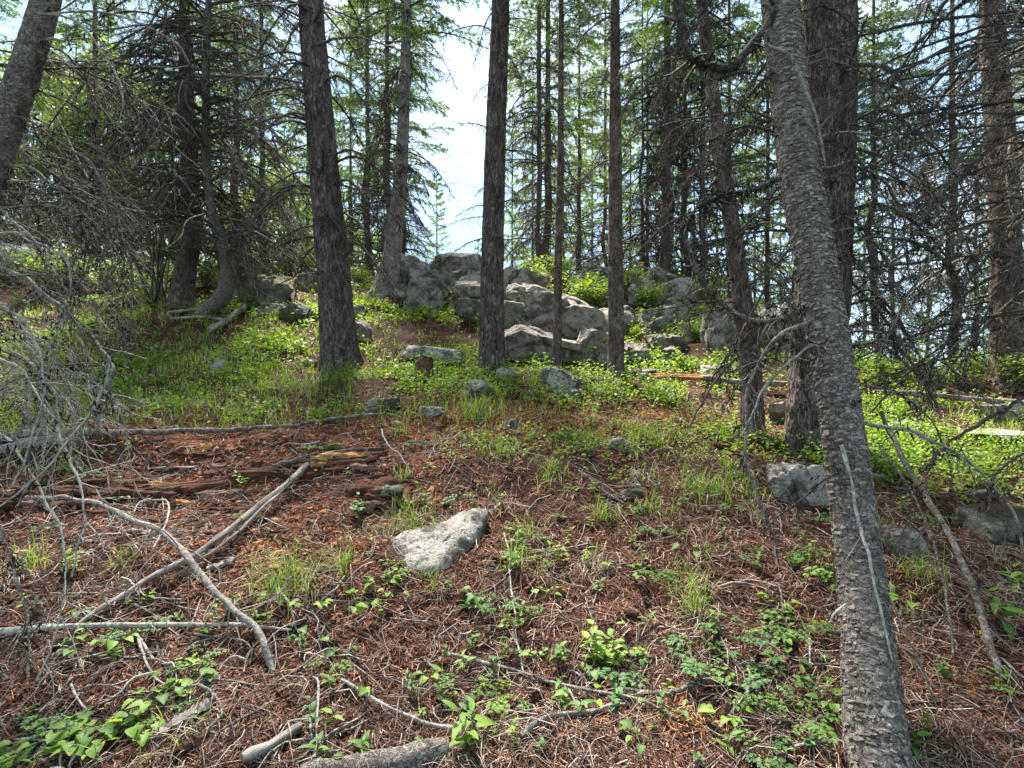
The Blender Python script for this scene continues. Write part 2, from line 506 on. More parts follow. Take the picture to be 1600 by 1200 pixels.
M['fir_blue'] = leaf_mat('dark_fir_needles', (0.039, 0.079, 0.049), (0.070, 0.131, 0.079), (0.114, 0.185, 0.096), 0.25)
M['broad'] = leaf_mat('spring_leaves', (0.075, 0.13, 0.020), (0.115, 0.19, 0.026), (0.17, 0.25, 0.036), 0.40)
M['herb'] = leaf_mat('herb_leaves', (0.055, 0.125, 0.022), (0.085, 0.175, 0.028), (0.13, 0.235, 0.040), 0.40)
M['herb_light'] = leaf_mat('young_leaves', (0.13, 0.24, 0.035), (0.18, 0.30, 0.045), (0.24, 0.34, 0.055), 0.42)
M['herb_dark'] = leaf_mat('shade_leaves', (0.041, 0.106, 0.030), (0.065, 0.150, 0.038), (0.095, 0.194, 0.045), 0.32)
M['cover'] = leaf_mat('ground_cover_leaves', (0.066, 0.146, 0.019), (0.132, 0.238, 0.026), (0.237, 0.329, 0.036), 0.40)
M['grass'] = leaf_mat('grass_blades', (0.089, 0.179, 0.023), (0.149, 0.262, 0.033), (0.254, 0.344, 0.058), 0.40)
M['straw'] = rnd_mat('dry_grass', [(0.0, (0.16, 0.12, 0.08)), (0.6, (0.34, 0.27, 0.19)), (1.0, (0.48, 0.41, 0.32))])
M['stem'] = rnd_mat('green_stems', [(0.0, (0.07, 0.10, 0.03)), (1.0, (0.14, 0.12, 0.06))])
M['orange_needles'] = rnd_mat('orange_needles', [(0.0, (0.22, 0.085, 0.03)), (0.6, (0.40, 0.19, 0.075)), (1.0, (0.50, 0.30, 0.15))])
M['cone'] = rnd_mat('cone_scales', [(0.0, (0.05, 0.022, 0.015)), (1.0, (0.16, 0.07, 0.045))])

# ------------------------------------------------------------------ ground
def build_ground():
    ys = np.concatenate([np.linspace(-12, 0.4, 14, endpoint=False), np.geomspace(0.4, 1.2, 14, endpoint=False),
                         np.geomspace(1.2, 14, 310, endpoint=False), np.geomspace(14, 600, 60)])
    us = np.concatenate([-np.geomspace(30, 1.35, 24, endpoint=False), np.linspace(-1.35, 1.35, 310, endpoint=False), np.geomspace(1.35, 30, 25)])
    w = np.maximum(np.abs(ys), 1.2)
    X = us[None] * w[:, None]
    Y = np.repeat(ys[:, None], len(us), 1)
    x, y = X.ravel(), Y.ravel()
    z = height(x, y)
    nx = len(us)
    i = np.arange(len(ys) - 1)[:, None] * nx; j = np.arange(nx - 1)[None]
    f = np.stack([i + j, i + j + 1, i + nx + j + 1, i + nx + j], -1).reshape(-1, 4)
    mb = MB(); mb.add(np.stack([x, y, z], 1), f)
    me = mb.mesh('ground', M['soil'])
    rot = red_mask(x, y)
    ca = me.color_attributes.new('rot', 'FLOAT_COLOR', 'POINT')
    ca.data.foreach_set('color', np.stack([rot, rot, rot, np.ones_like(rot)], 1).ravel())
    o = link('ground', me)
    tag(o, 'steep hillside of red brown needle litter and soil', 'ground', kind='structure')

def red_mask(x, y):
    """where decayed red wood lies crumbled on the slope"""
    r = np.exp(-(((x + 1.3) / 1.0) ** 2 + ((y - 3.25) / 0.85) ** 2))
    r = r + 0.8 * np.exp(-(((x + 0.2) / 1.3) ** 2 + ((y - 4.5) / 0.45) ** 2))
    r = r + 0.6 * np.exp(-(((x - 1.3) / 0.7) ** 2 + ((y - 4.75) / 0.3) ** 2))
    r = r + 0.5 * np.exp(-(((x + 2.2) / 1.0) ** 2 + ((y - 4.2) / 0.5) ** 2))
    return np.clip(r * 1.55, 0, 1)

build_ground()

# ------------------------------------------------------------------ rocks
_ico = {}
def ico(sub):
    if sub not in _ico:
        bm = bmesh.new(); bmesh.ops.create_icosphere(bm, subdivisions=sub, radius=1)
        _ico[sub] = (np.array([v.co[:] for v in bm.verts]), np.array([[v.index for v in f.verts] for f in bm.faces])); bm.free()
    return _ico[sub]

def rock_verts(seed, dims, sub=4, nplanes=9, rough=0.06, flat=0.0, blocky=0.8, rnd=0.0):
    """an angular block: a ball cut by planes, split by bedding cracks, with worn edges"""
    r = np.random.default_rng(seed)
    d, f = ico(sub)
    nrm = r.normal(size=(nplanes, 3))
    nrm = np.vstack([nrm, np.eye(3) + r.normal(0, .27, (3, 3)), -np.eye(3) + r.normal(0, .27, (3, 3))])
    off = np.append(r.uniform(0.6, 0.98, nplanes), r.uniform(.55, .8, 6))
    if flat:
        nrm = np.vstack([nrm, [[r.normal() * .1, r.normal() * .1, 1]]]); off = np.append(off, flat * .8)
    nrm /= np.linalg.norm(nrm, axis=1)[:, None]
    dot = d @ nrm.T
    rad = np.where(dot > 1e-3, off / np.maximum(dot, 1e-3), 9.0)
    rad = np.minimum(rad, 1.3)
    k = 130.0 - 100 * rnd
    off = off + rnd * .12
    rad = np.where(dot > 1e-3, off / np.maximum(dot, 1e-3), 9.0); rad = np.minimum(rad, 1.3 - .18 * rnd)
    sm = -np.log(np.exp(-k * rad).sum(1) + np.exp(-k * 1.2)) / k
    v = d * sm[:, None]
    sc = np.array(dims) / 2
    v = v / np.abs(v).max(0) * sc
    big = max(dims); mn = min(dims)
    n = v / (np.linalg.norm(v, axis=1)[:, None] + 1e-9)
    q3 = v / big + seed
    dsp = rough * mn * (0.55 * fbm(q3 * 3.0, 3, seed) + 0.35 * (1 - 2 * np.abs(fbm(q3 * 7, 3, seed + 5))) + .22 * fbm(q3 * 19, 2, seed + 7))
    # bedding steps and cracks
    ax = r.normal(size=3) * .6 + np.array([-.25, -.2, 1.0]); ax /= np.linalg.norm(ax)
    q = (v @ ax) / mn * r.uniform(1.6, 2.6) + 0.5 * fbm(q3 * 2.2, 2, seed + 9)
    fr = q - np.floor(q)
    dsp = dsp + 0.05 * mn * (fr - .5) * (sub >= 4) - 0.085 * mn * np.exp(-(np.minimum(fr, 1 - fr) / .05) ** 2)
    # joints across the beds
    ax2 = np.cross(ax, r.normal(size=3)); ax2 /= np.linalg.norm(ax2) + 1e-9
    q2 = (v @ ax2) / big * r.uniform(1.6, 2.8) + 0.4 * fbm(q3 * 1.8, 2, seed + 19)
    f2 = q2 - np.floor(q2)
    dsp = dsp - 0.085 * mn * np.exp(-(np.minimum(f2, 1 - f2) / .035) ** 2) + .035 * mn * (f2 - .5) * (sub >= 4)
    return v + n * dsp[:, None], f

def rock(px, base, w, h, label, depth=0.75, mat='rock', seed=None, sub=4, tilt=(0, 0, None), sink=0.28, push=0.3, name='boulder', group=None, d=None, **kw):
    """a rock whose foot is seen at (px, base), w by h pixels of the photograph"""
    seed = seed if seed is not None else int(px * 7 + base)
    if d is None:
        x, y, z = G(px, base)
    else:
        x, y, z = (px - 800) / F * d, d, CAMZ + (600 - base) / F * d
    W, H = w * y / F, h * y / F
    D = W * depth
    hh = H / (1 - sink)
    v, f = rock_verts(seed, (W, D, hh), sub, **kw)
    mb = MB(); mb.add(v, f)
    me = mb.mesh(name, M[mat]); me.set_sharp_from_angle(angle=R(24))
    o = link(name, me)
    y2 = y + D * push
    o.location = (x * y2 / y, y2, z + H - hh / 2 + (y2 - y) * ((600 - base) / F if d else 0.0))
    r = random.Random(seed)
    tz = tilt[2] if tilt[2] is not None else r.uniform(-0.25, 0.25)
    o.rotation_euler = (tilt[0], tilt[1], tz)
    tag(o, label, 'rock', group)
    return o

def outline_stone():
    """the pale flat three-cornered stone lying on the slope"""
    px = np.array([611, 612, 624, 642, 656, 700, 745, 764, 757, 741, 702, 660, 622])
    py = np.array([893, 851, 841, 837, 837, 825, 809, 808, 830, 852, 883, 896, 902])
    cx, cy = 688, 858
    base = np.array(G(cx, cy))
    pts = [np.array(G(a, b)) for a, b in zip(px, py)]
    pts = np.array(pts)
    loc2 = (pts - base)
    nrm = np.array([0.0, -0.42, 0.9]); nrm /= np.linalg.norm(nrm)
    n = 90
    cl = np.vstack([loc2, loc2[:1]])
    sl = np.concatenate([[0], np.cumsum(np.linalg.norm(np.diff(cl, axis=0), axis=1))])
    tt = np.linspace(0, sl[-1], n, endpoint=False)
    ring = np.stack([np.interp(tt, sl, cl[:, q]) for q in range(3)], 1)
    ring = ring - np.outer(ring @ nrm, nrm)
    rr = [(0.0, .030), (0.2, .031), (0.4, .030), (0.6, .027), (0.78, .022), (0.9, .014), (0.97, .002), (1.0, -.014), (1.0, -.04), (0.96, -.09)]
    vs_, fs = [], []
    for s, hgt in rr:
        vs_.append(ring * s + nrm * (hgt * 1.0 + .040))
    v = np.concatenate(vs_)
    v = v + nrm * (0.014 * fbm(v * 9 + 3, 4, 4) + .006 * fbm(v * 40, 2, 8))[:, None] + 0.004 * np.stack([fbm(v * 25 + k * 9, 3, k) for k in range(3)], 1)
    for a in range(len(rr) - 1):
        i = a * n; j = np.arange(n); jn = (j + 1) % n
        fs.append(np.stack([i + j, i + n + j, i + n + jn, i + jn], 1))
    mb = MB(); mb.add(v, np.concatenate(fs))
    o = link('flat_stone', mb.mesh('flat_stone', M['rock_pale']), loc=base)
    tag(o, 'pale flat three-cornered stone bedded in the red brown needle litter', 'rock')
outline_stone()

def build_rocks():
    K = 'rock'
    rock(674, 562, 122, 28, 'long flat topped pale slab propped over the short brown stump', 0.5, mat='rock_pale', seed=21, flat=0.6, tilt=(0, 0.12, 0.05), sink=0.0, push=.1)
    rock(882, 624, 78, 40, 'angular grey boulder with a slanted top in the grass before the thin straight tree', 0.8, mat='rock_pale', seed=33, tilt=(0, 0.25, 0.3))
    rock(596, 638, 64, 28, 'low tilted stone slab half sunk in the grass below the slab', 0.8, mat='rock', seed=44, flat=0.6, tilt=(0, -0.2, 0.1))
    rock(748, 628, 70, 34, 'dark grey stone with a low tail half hidden by grass', 0.8, mat='rock_dark', seed=55)
    rock(793, 594, 44, 20, 'small pale stone at the foot of the straight brown trunk', 0.8, mat='rock_pale', seed=66)
    rock(1238, 778, 104, 74, 'rounded pale boulder beside the grey flaky trunk', 0.8, mat='rock_pale', seed=77, sub=5)
    rock(1222, 660, 54, 40, 'upright pale stone under the broken log', 0.8, mat='rock_pale', seed=88)
    rock(1556, 850, 128, 62, 'dark ledge of rock with a flat litter covered top', 0.8, mat='rock_dark', seed=99, flat=0.55, tilt=(0, -0.05, 0.1))
    rock(1412, 882, 74, 46, 'grey stone with a steep shaded face behind the grey flaky trunk', 0.8, mat='rock', seed=101, flat=0.6)
    rock(1400, 862, 60, 20, 'low pale stone with red litter on top by the dark ledge', 0.9, mat='rock_pale', seed=102, push=0.8)
    rock(1515, 790, 70, 22, 'thin flat pale slab behind the dark ledge', 1.0, mat='rock_pale', seed=103, flat=0.6, push=0.6)
    rock(1545, 690, 130, 20, 'wide low slab with brown litter along its edge', 0.8, mat='rock_pale', seed=105, flat=0.5)
    rock(1550, 648, 70, 30, 'pale block lying against the long thin fallen pole', 0.7, mat='rock_pale', seed=106)
    rock(1420, 668, 60, 18, 'low pale stone among the bright green ground plants', 0.8, mat='rock_pale', seed=107)
    rock(347, 582, 36, 22, 'small pale rounded stone in the long grass', 0.8, mat='rock_pale', seed=108)
    rock(676, 648, 44, 18, 'small flat grey stone below the dark grey stone', 0.8, mat='rock', seed=109)
    rock(798, 672, 24, 22, 'little pointed grey stone on bare red litter', 0.8, mat='rock', seed=110)
    rock(966, 706, 34, 18, 'small grey stone in the sunny grass', 0.8, mat='rock', seed=111)
    rock(620, 658, 16, 8, 'tiny white stone beside the long fallen pole', 0.8, mat='rock_pale', seed=112)
    rock(985, 785, 40, 14, 'flat brown grey stone flush with the litter', 0.8, mat='rock_dark', seed=113)
    rock(895, 632, 40, 14, 'low grey stone at the foot of the angular boulder', 0.8, mat='rock', seed=114)
    rock(570, 533, 36, 36, 'grey stone at the side of the thick dark trunk', 0.8, mat='rock', seed=115)
    rock(485, 568, 40, 12, 'flat stone left of the thick dark trunk', 0.9, mat='rock', seed=116)
    # block left of the thick trunk
    rock(408, 480, 112, 62, 'big dark mossy boulder behind the bent tree', 0.6, mat='rock_dark', seed=120, flat=0.65, tilt=(0, 0.12, 0.1))
    rock(430, 498, 60, 28, 'squat block under the edge of the big dark mossy boulder', 0.7, mat='rock_dark', seed=121)
    rock(483, 458, 52, 34, 'pale rounded boulder between big dark boulder and thick trunk', 0.8, mat='rock', seed=122, push=0.6)
    rock(468, 505, 70, 30, 'low lichen covered block half hidden by the thick trunk', 0.8, mat='rock_dark', seed=123)
    # peak cluster
    rock(640, 462, 68, 75, 'tall upright boulder beside the leaning pale trunk', 0.8, mat='rock', seed=130, blocky=.9, push=.5)
    rock(664, 474, 83, 48, 'tilted wedge shaped boulder with a dark underside', 0.8, mat='rock', seed=131, tilt=(0.1, 0.25, 0.2), push=0.1)
    rock(705, 452, 129, 65, 'long rounded top boulder against the open sky', 0.6, mat='rock', seed=132, sub=5, tilt=(0, -0.12, 0), push=0.6)
    rock(735, 462, 93, 50, 'smooth sloping boulder under the long top boulder', 0.8, mat='rock', seed=133, tilt=(0, -0.25, 0), push=0.4)
    rock(628, 474, 49, 18, 'thin pale slab lying before the leaning pale trunk', 0.9, mat='rock_pale', seed=134, flat=0.6)
    rock(560, 500, 37, 25, 'small stone on bare soil behind the thick trunk', 0.8, mat='rock', seed=135)
    # main outcrop
    rock(748, 482, 85, 52, 'rounded boulder left of the straight brown trunk', 0.8, mat='rock', seed=140, rnd=0)
    rock(735, 508, 49, 42, 'dark round boulder low on the left end of the outcrop', 0.8, mat='rock_dark', seed=141)
    rock(800, 482, 107, 60, 'wide smooth boulder right of the straight brown trunk', 0.8, mat='rock', seed=142, sub=5, rnd=0, tilt=(0, 0.1, 0))
    rock(838, 505, 110, 65, 'curved boulder with a bright upper edge in the outcrop', 0.8, mat='rock', seed=143, sub=5, rnd=0, tilt=(0, 0.2, 0), push=0.35)
    rock(868, 536, 205, 82, 'long central slab of the outcrop, behind the thin straight tree', 0.6, mat='rock', seed=744, sub=5, rnd=0, tilt=(0, 0.22, 0), push=0.2)
    rock(845, 560, 159, 55, 'lower undercut slab of the outcrop with bright rim', 0.6, mat='rock', seed=745, sub=5, rnd=0, tilt=(0, 0.18, 0), push=0.1)
    rock(935, 568, 93, 65, 'stepped block at the right foot of the outcrop', 0.7, mat='rock', seed=146, rnd=0, tilt=(0, 0.2, 0))
    rock(935, 530, 98, 70, 'big block of the outcrop left of the slim scaly tree', 0.7, mat='rock', seed=147, rnd=0, tilt=(0, 0.25, 0), push=0.5)
    rock(992, 572, 56, 42, 'grey block just right of the slim scaly tree', 0.8, mat='rock', seed=148)
    rock(930, 447, 78, 38, 'dark boulder behind the yellow green shrubs on the crest', 0.8, mat='rock_dark', seed=150)
    rock(1036, 450, 68, 32, 'dark flat boulder on the crest with a slanted edge', 0.8, mat='rock_dark', seed=151, tilt=(0, 0.3, 0))
    rock(1068, 480, 90, 52, 'big pale weathered boulder below the crest', 0.8, mat='rock_pale', seed=152, sub=5, rnd=0)
    rock(1030, 508, 112, 42, 'wide pale boulder stacked under the big weathered one', 0.7, mat='rock_pale', seed=153, rnd=0)
    rock(1070, 532, 34, 28, 'little pale block below the wide pale boulder', 0.8, mat='rock_pale', seed=154)
    rock(1022, 530, 44, 35, 'grey stone in red litter right of the slim scaly tree', 0.8, mat='rock', seed=155)
    rock(1125, 552, 73, 78, 'pale boulder half hidden behind dead branches', 0.8, mat='rock_pale', seed=156, rnd=0)
    rock(1052, 572, 49, 28, 'low grey stone below the little pale block', 0.8, mat='rock', seed=157)
    rock(1215, 560, 98, 88, 'large pale boulder behind the leaning scaly tree', 0.8, mat='rock_pale', seed=158, sub=5, rnd=0, push=.5)
    rock(1120, 590, 56, 22, 'flat pale stone uphill of the broken log', 0.8, mat='rock_pale', seed=159)
    rock(1000, 470, 54, 38, 'grey crest boulder in front of yellow green shrubs', 0.8, mat='rock', seed=160)
    # bedrock between the blocks
    rock(858, 556, 250, 104, 'broad bedrock mass from which the outcrop blocks stick out', 0.55, mat='rock_dark', seed=180, sub=5, rnd=0, push=0.75, tilt=(0, 0.12, 0), nplanes=16, rough=0.08)
    rock(700, 470, 150, 66, 'bedrock hump under the top boulders', 0.6, mat='rock_dark', seed=181, rnd=0, push=0.8, nplanes=14, rough=0.08)
    rock(780, 530, 70, 60, 'shaded block between dark round boulder and central slab', 0.7, mat='rock', seed=182, rnd=0, push=0.4)
    rock(905, 498, 90, 46, 'smooth block on top of the central slab', 0.7, mat='rock', seed=183, rnd=0, push=0.7, tilt=(0, .2, 0))
    rock(965, 505, 70, 44, 'weathered block partly covered by red litter', 0.8, mat='rock', seed=184, rnd=0, push=0.6)
    rock(1040, 556, 70, 40, 'broken block in the gully right of the slim scaly tree', 0.8, mat='rock_dark', seed=185, rnd=0, push=.5)
    # thin ledges split off along the beds
    rock(812, 500, 120, 22, 'thin ledge along the top of the outcrop left end', 0.7, mat='rock', seed=190, tilt=(0, .2, 0), push=.2)
    rock(900, 556, 150, 26, 'thin overhanging ledge along the foot of the outcrop', 0.5, mat='rock', seed=191, tilt=(0, .2, 0), push=-.05, sink=0.0)
    rock(965, 548, 90, 26, 'tilted ledge behind the slim scaly tree', 0.6, mat='rock', seed=192, tilt=(0, .3, 0), push=.1)
    rock(770, 498, 80, 24, 'tilted ledge crossing behind the straight brown trunk', 0.6, mat='rock_dark', seed=193, tilt=(0, .25, 0), push=.1)
    rock(860, 476, 110, 24, 'flat bed of rock under the crest shrubs', 0.6, mat='rock', seed=194, tilt=(0, .15, 0), push=.3)
    rock(1015, 592, 60, 22, 'mossy wedge at the foot of the gully', 0.6, mat='rock_dark', seed=195, tilt=(0, .2, 0))
    # lit rocks far left
    rock(60, 424, 170, 66, 'broad pale sunlit rock on the crest behind dead branches', 0.6, mat='rock_pale', seed=170, sub=5)
    rock(218, 414, 56, 50, 'pale sunlit block behind the cluster of grey stems', 0.8, mat='rock_pale', seed=171)
    rock(130, 440, 80, 26, 'low pale rock under the broad sunlit rock', 0.8, mat='rock_pale', seed=172)
    rock(282, 440, 30, 20, 'small grey rock beside the ragged brown trunk', 0.8, mat='rock', seed=173)
    rock(1450, 590, 60, 22, 'low pale rock by the bright green shrubs on level ground', 0.8, mat='rock_pale', seed=174)
build_rocks()

# ------------------------------------------------------------------ branches
def unit(v):
    return v / (np.linalg.norm(v) + 1e-12)

def hair_tufts(mb, pts, n, ln, r, m):
    """dark hair lichen hanging on a dead branch"""
    k = r.integers(0, len(pts), n)
    c = pts[k] + r.normal(0, 0.012, (n, 3))
    cnt = 9
    c = np.repeat(c, cnt, 0) + r.normal(0, 0.014, (n * cnt, 3))
    d = r.normal(0, 0.6, (n * cnt, 3)); d[:, 2] -= 0.9
    d *= (ln * r.uniform(0.3, 1.0, n * cnt) / np.linalg.norm(d, axis=1))[:, None]
    s = r.normal(0, 0.0022, (n * cnt, 3))
    v = np.stack([c - s, c + s, c + d], 1).reshape(-1, 3)
    mb.add(v, np.arange(len(v)).reshape(-1, 3), m)

def twigs_on(mb, axis, L, r, n, lev, rr, droop, m=0, spread=0.9, k=3, start=0.12, curl=0.4, lenf=(0.10, 0.30)):
    N = len(axis)
    for q in range(n):
        t = r.uniform(start, 0.98)
        i = min(int(t * (N - 1)), N - 2)
        p = axis[i] + (axis[i + 1] - axis[i]) * (t * (N - 1) - i)
        d = unit(axis[i + 1] - axis[i])
        side = unit(np.cross(d, [0, 0, 1.0])) * (1 if q % 2 else -1)
        dirv = unit(d * r.uniform(0.25, 0.9) + side * spread * r.uniform(0.5, 1.1) + np.array([0, 0, r.normal(-0.1 - droop * 0.4, 0.5)]))
        ln = L * r.uniform(*lenf) * (1.15 - 0.7 * t)
        seg = 4 if lev else 3
        pts = [p]; dd = dirv
        bend = np.array([0, 0, -droop * r.uniform(0.0, 1.2)]) + r.normal(0, 0.55, 3)
        for s in range(seg):
            pts.append(pts[-1] + dd * ln / seg)
            dd = unit(dd + bend * curl / seg * 2.6 + r.normal(0, 0.16, 3))
        pts = np.array(pts)
        tube(mb, pts, [rr, rr * 0.45], k, m)
        if lev > 0 and ln > 0.08:
            twigs_on(mb, pts, ln, r, max(2, int(ln / 0.055)), lev - 1, rr * 0.6, droop, m, spread, 3, 0.2, curl, (0.2, 0.5))

def dead_branch_mb(seed, L=1.5, r0=0.011, n=18, droop=0.5, rmin=0.0022, tufts=14, lev=1, curl=0.5, up=0.15):
    r = np.random.default_rng(seed)
    pts = [np.zeros(3)]; d = unit(np.array([1.0, 0, up]))
    S = 14
    for s in range(S):
        pts.append(pts[-1] + d * L / S)
        d = unit(d + np.array([0, r.normal(0, 0.05), -droop * 1.7 / S]) + r.normal(0, 0.055, 3) + (np.array([0.05, 0, .09]) if s > S * .75 else 0))
    pts = np.array(pts)
    mb = MB()
    tube(mb, pts, [r0, r0 * 0.75, r0 * 0.5, max(rmin, r0 * 0.2)], 5)
    twigs_on(mb, pts, L, r, n, lev, max(rmin, r0 * 0.32), droop, 0, curl=curl)
    if tufts: hair_tufts(mb, pts, tufts, 0.07, r, 1)
    return mb

def needles_along(mb, pts, r, per, ln, wd, m):
    """flat conifer needles set along a twig"""
    t = r.uniform(0.05, 1.0, per)
    N = len(pts)
    i = np.minimum((t * (N - 1)).astype(int), N - 2)
    fr = (t * (N - 1) - i)[:, None]
    c = pts[i] * (1 - fr) + pts[i + 1] * fr
    d = pts[i + 1] - pts[i]; d = d / (np.linalg.norm(d, axis=1)[:, None] + 1e-9)
    rad = r.normal(size=(per, 3)); rad[:, 2] *= 0.55
    rad -= d * (rad * d).sum(1)[:, None]; rad /= np.linalg.norm(rad, axis=1)[:, None] + 1e-9
    dv = (d * 0.6 + rad) * (ln * r.uniform(0.6, 1.15, per))[:, None]
    sd_ = np.cross(dv, r.normal(size=(per, 3))); sd_ *= (wd / (np.linalg.norm(sd_, axis=1) + 1e-9))[:, None]
    v = np.stack([c - sd_, c + sd_, c + dv], 1).reshape(-1, 3)
    mb.add(v, np.arange(len(v)).reshape(-1, 3), m)

def live_branch(mb, p, az, L, pitch, r, droop, twn, per, nl, nw, wood=0, leaf=1, rb=0.010):
    d = np.array([math.cos(az) * math.cos(pitch), math.sin(az) * math.cos(pitch), math.sin(pitch)])
    pts = [p]; S = 7
    for s in range(S):
        pts.append(pts[-1] + d * L / S)
        d = unit(d + np.array([0, 0, -droop / S]) + r.normal(0, 0.07, 3) + (np.array([0, 0, 0.12]) if s > 4 else 0))
    pts = np.array(pts)
    tube(mb, pts, [rb, rb * .3], 3, wood)
    needles_along(mb, pts[2:], r, per, nl, nw, leaf)
    for q in range(twn):
        t = 0.22 + 0.76 * q / twn
        i = min(int(t * S), S - 1)
        b = pts[i] + (pts[i + 1] - pts[i]) * (t * S - i)
        dd = unit(pts[i + 1] - pts[i])
        side = unit(np.cross(dd, [0, 0, 1.0])) * (1 if q % 2 else -1)
        ln = L * (0.14 + 0.30 * (1 - t)) * r.uniform(0.6, 1.2)
        e = [b]; v = unit(dd * 0.7 + side * r.uniform(0.5, 1.0) + np.array([0, 0, r.normal(-0.1, 0.15)]))
        for s in range(3):
            e.append(e[-1] + v * ln / 3); v = unit(v + np.array([0, 0, -droop * 0.25]) + r.normal(0, 0.1, 3))
        e = np.array(e)
        tube(mb, e[[0, 3]], [rb * .3, rb * .12], 3, wood)
        needles_along(mb, e, r, per, nl, nw, leaf)

def crown_mb(seed, H=9.0, R0=1.7, nb=70, twn=12, per=26, nl=0.075, nw=0.0075, droop=0.6, wide=0.7, gap=0.15):
    r = np.random.default_rng(seed)
    mb = MB()
    for q in range(nb):
        t = ((q + r.uniform(0, 1)) / nb) ** 0.85
        if r.uniform() < gap: continue
        z = H * t
        L = R0 * ((1 - t) ** wide * 0.95 + 0.06) * r.uniform(0.6, 1.15) * (0.65 + 0.35 * min(1, t * 6))
        live_branch(mb, np.array([0, 0, z]), r.uniform(0, 2 * np.pi), L, r.uniform(-0.25, 0.15) + 0.55 * t, r, droop * (1 - 0.6 * t), max(4, int(twn * L / R0) + 2), per, nl, nw)
    tube(mb, np.array([[0, 0, 0], [0, 0, H * .5], [0, 0, H * 1.0]]), [0.06, .035, 0.006], 5, 0)
    return mb

def leafy_crown_mb(seed, H=5.0, Rx=1.6, nl=5200, ls=0.055, n_cl=60):
    """broadleaf crown: limbs ending in loose leaf clumps"""
    r = np.random.default_rng(seed)
    mb = MB()
    cl = r.normal(size=(n_cl, 3)); cl /= np.linalg.norm(cl, axis=1)[:, None]
    cl *= r.uniform(0.35, 1.0, (n_cl, 1)) ** 0.6
    cl = cl * np.array([Rx, Rx, H / 2]) * r.uniform(0.8, 1.15, (n_cl, 1)) + np.array([0, 0, H / 2])
    for c in cl:
        b = np.array([0, 0, max(0.0, c[2] * 0.45 - 0.3)])
        mid = (b + c) / 2 + r.normal(0, 0.12, 3)
        tube(mb, catmull([b, mid, c], 6), [0.016, 0.004], 3, 0)
    k = r.integers(0, n_cl, nl)
    c = cl[k] + r.normal(0, 0.17, (nl, 3)) * np.array([1.2, 1.2, 0.8])
    leaf_quads(mb, c, r, ls, 1)
    return mb

def leaf_quads(mb, c, r, ls, m, upbias=0.8):
    n = len(c)
    nz = r.normal(size=(n, 3)); nz[:, 2] = np.abs(nz[:, 2]) + upbias
    nz /= np.linalg.norm(nz, axis=1)[:, None]
    a = np.cross(nz, r.normal(size=(n, 3))); a /= np.linalg.norm(a, axis=1)[:, None]
    b = np.cross(nz, a)
    s = (ls * r.uniform(0.6, 1.25, n))[:, None]
    fold = nz * s * 0.12
    p0 = c - a * s; p1 = c + b * s * 0.55 + fold; p2 = c + a * s; p3 = c - b * s * 0.55 + fold
    v = np.stack([p0, p1, p2, p3], 1).reshape(-1, 3)
    i = np.arange(n)[:, None] * 4
    f = np.concatenate([i + np.array([[0, 3, 2]]), i + np.array([[0, 2, 1]])])
    mb.add(v, f, m)

# ------------------------------------------------------------------ trunks
def bark_disp(kind, seed):
    def fn(s, ang, r):
        sh = s.shape
        x = np.cos(ang) ; y = np.sin(ang)
        R0 = r.mean()
        if kind == 'furrow':
            p = np.stack([x * R0 * 26, y * R0 * 26, s * 5.5], -1).reshape(-1, 3)
            n = 1 - np.abs(fbm(p, 3, seed)) * 1.5
            q = fbm(np.stack([x * 1.3, y * 1.3, s * 1.1], -1).reshape(-1, 3), 2, seed + 3)
            out = 1 + 0.075 * (n - 0.5) + 0.03 * q
        else:
            p = np.stack([x * R0 * 34, y * R0 * 34, s * 22], -1).reshape(-1, 3)
            q = fbm(np.stack([x * 1.3, y * 1.3, s * 1.6], -1).reshape(-1, 3), 2, seed + 3)
            out = 1 + 0.028 * fbm(p, 3, seed) + 0.03 * q
        return out.reshape(sh)
    return fn

def ensure_height(spine, rad, ztop):
    """carry a trunk on above the picture's edge"""
    spine = list(map(np.asarray, spine)); rad = list(rad)
    if spine[-1][2] < ztop:
        d = unit(spine[-1] - spine[-2]); d = unit(d + np.array([0, 0, 0.8]))
        n = 3
        step = (ztop - spine[-1][2]) / n / max(d[2], .3)
        for q in range(n):
            spine.append(spine[-1] + d * step); rad.append(rad[-1] * (0.72 if q < n - 1 else 0.4))
            d = unit(d + np.array([0, 0, 0.4]))
    return spine, rad

PROTO = {}
def proto_branches():
    specs = {'near': (0.014, 0.0032, 'twig', 1.5, 22, 16), 'mid': (0.019, 0.0058, 'twig', 1.6, 22, 18), 'far': (0.020, 0.0075, 'twig', 1.6, 20, 14)}
    for key, (r0, rm, mt, L, n, tf) in specs.items():
        PROTO[key] = []
        for s in range(7):
            mb = dead_branch_mb(100 + s * 13 + len(key) * 7, L * (0.8 + 0.07 * s), r0, n, droop=(0.25, 0.5, 0.8, 1.1, 0.4, 0.65, 0.95)[s], rmin=rm, tufts=tf, lev=1)
            PROTO[key].append(mb.mesh('dead_branch', [M[mt], M['hair']], True))
proto_branches()

def spine_at(pts, z):
    i = np.clip(np.searchsorted(pts[:, 2], z), 1, len(pts) - 1)
    a, b = pts[i - 1], pts[i]
    t = np.clip((z - a[2]) / (b[2] - a[2] + 1e-9), 0, 1)
    return a + (b - a) * t

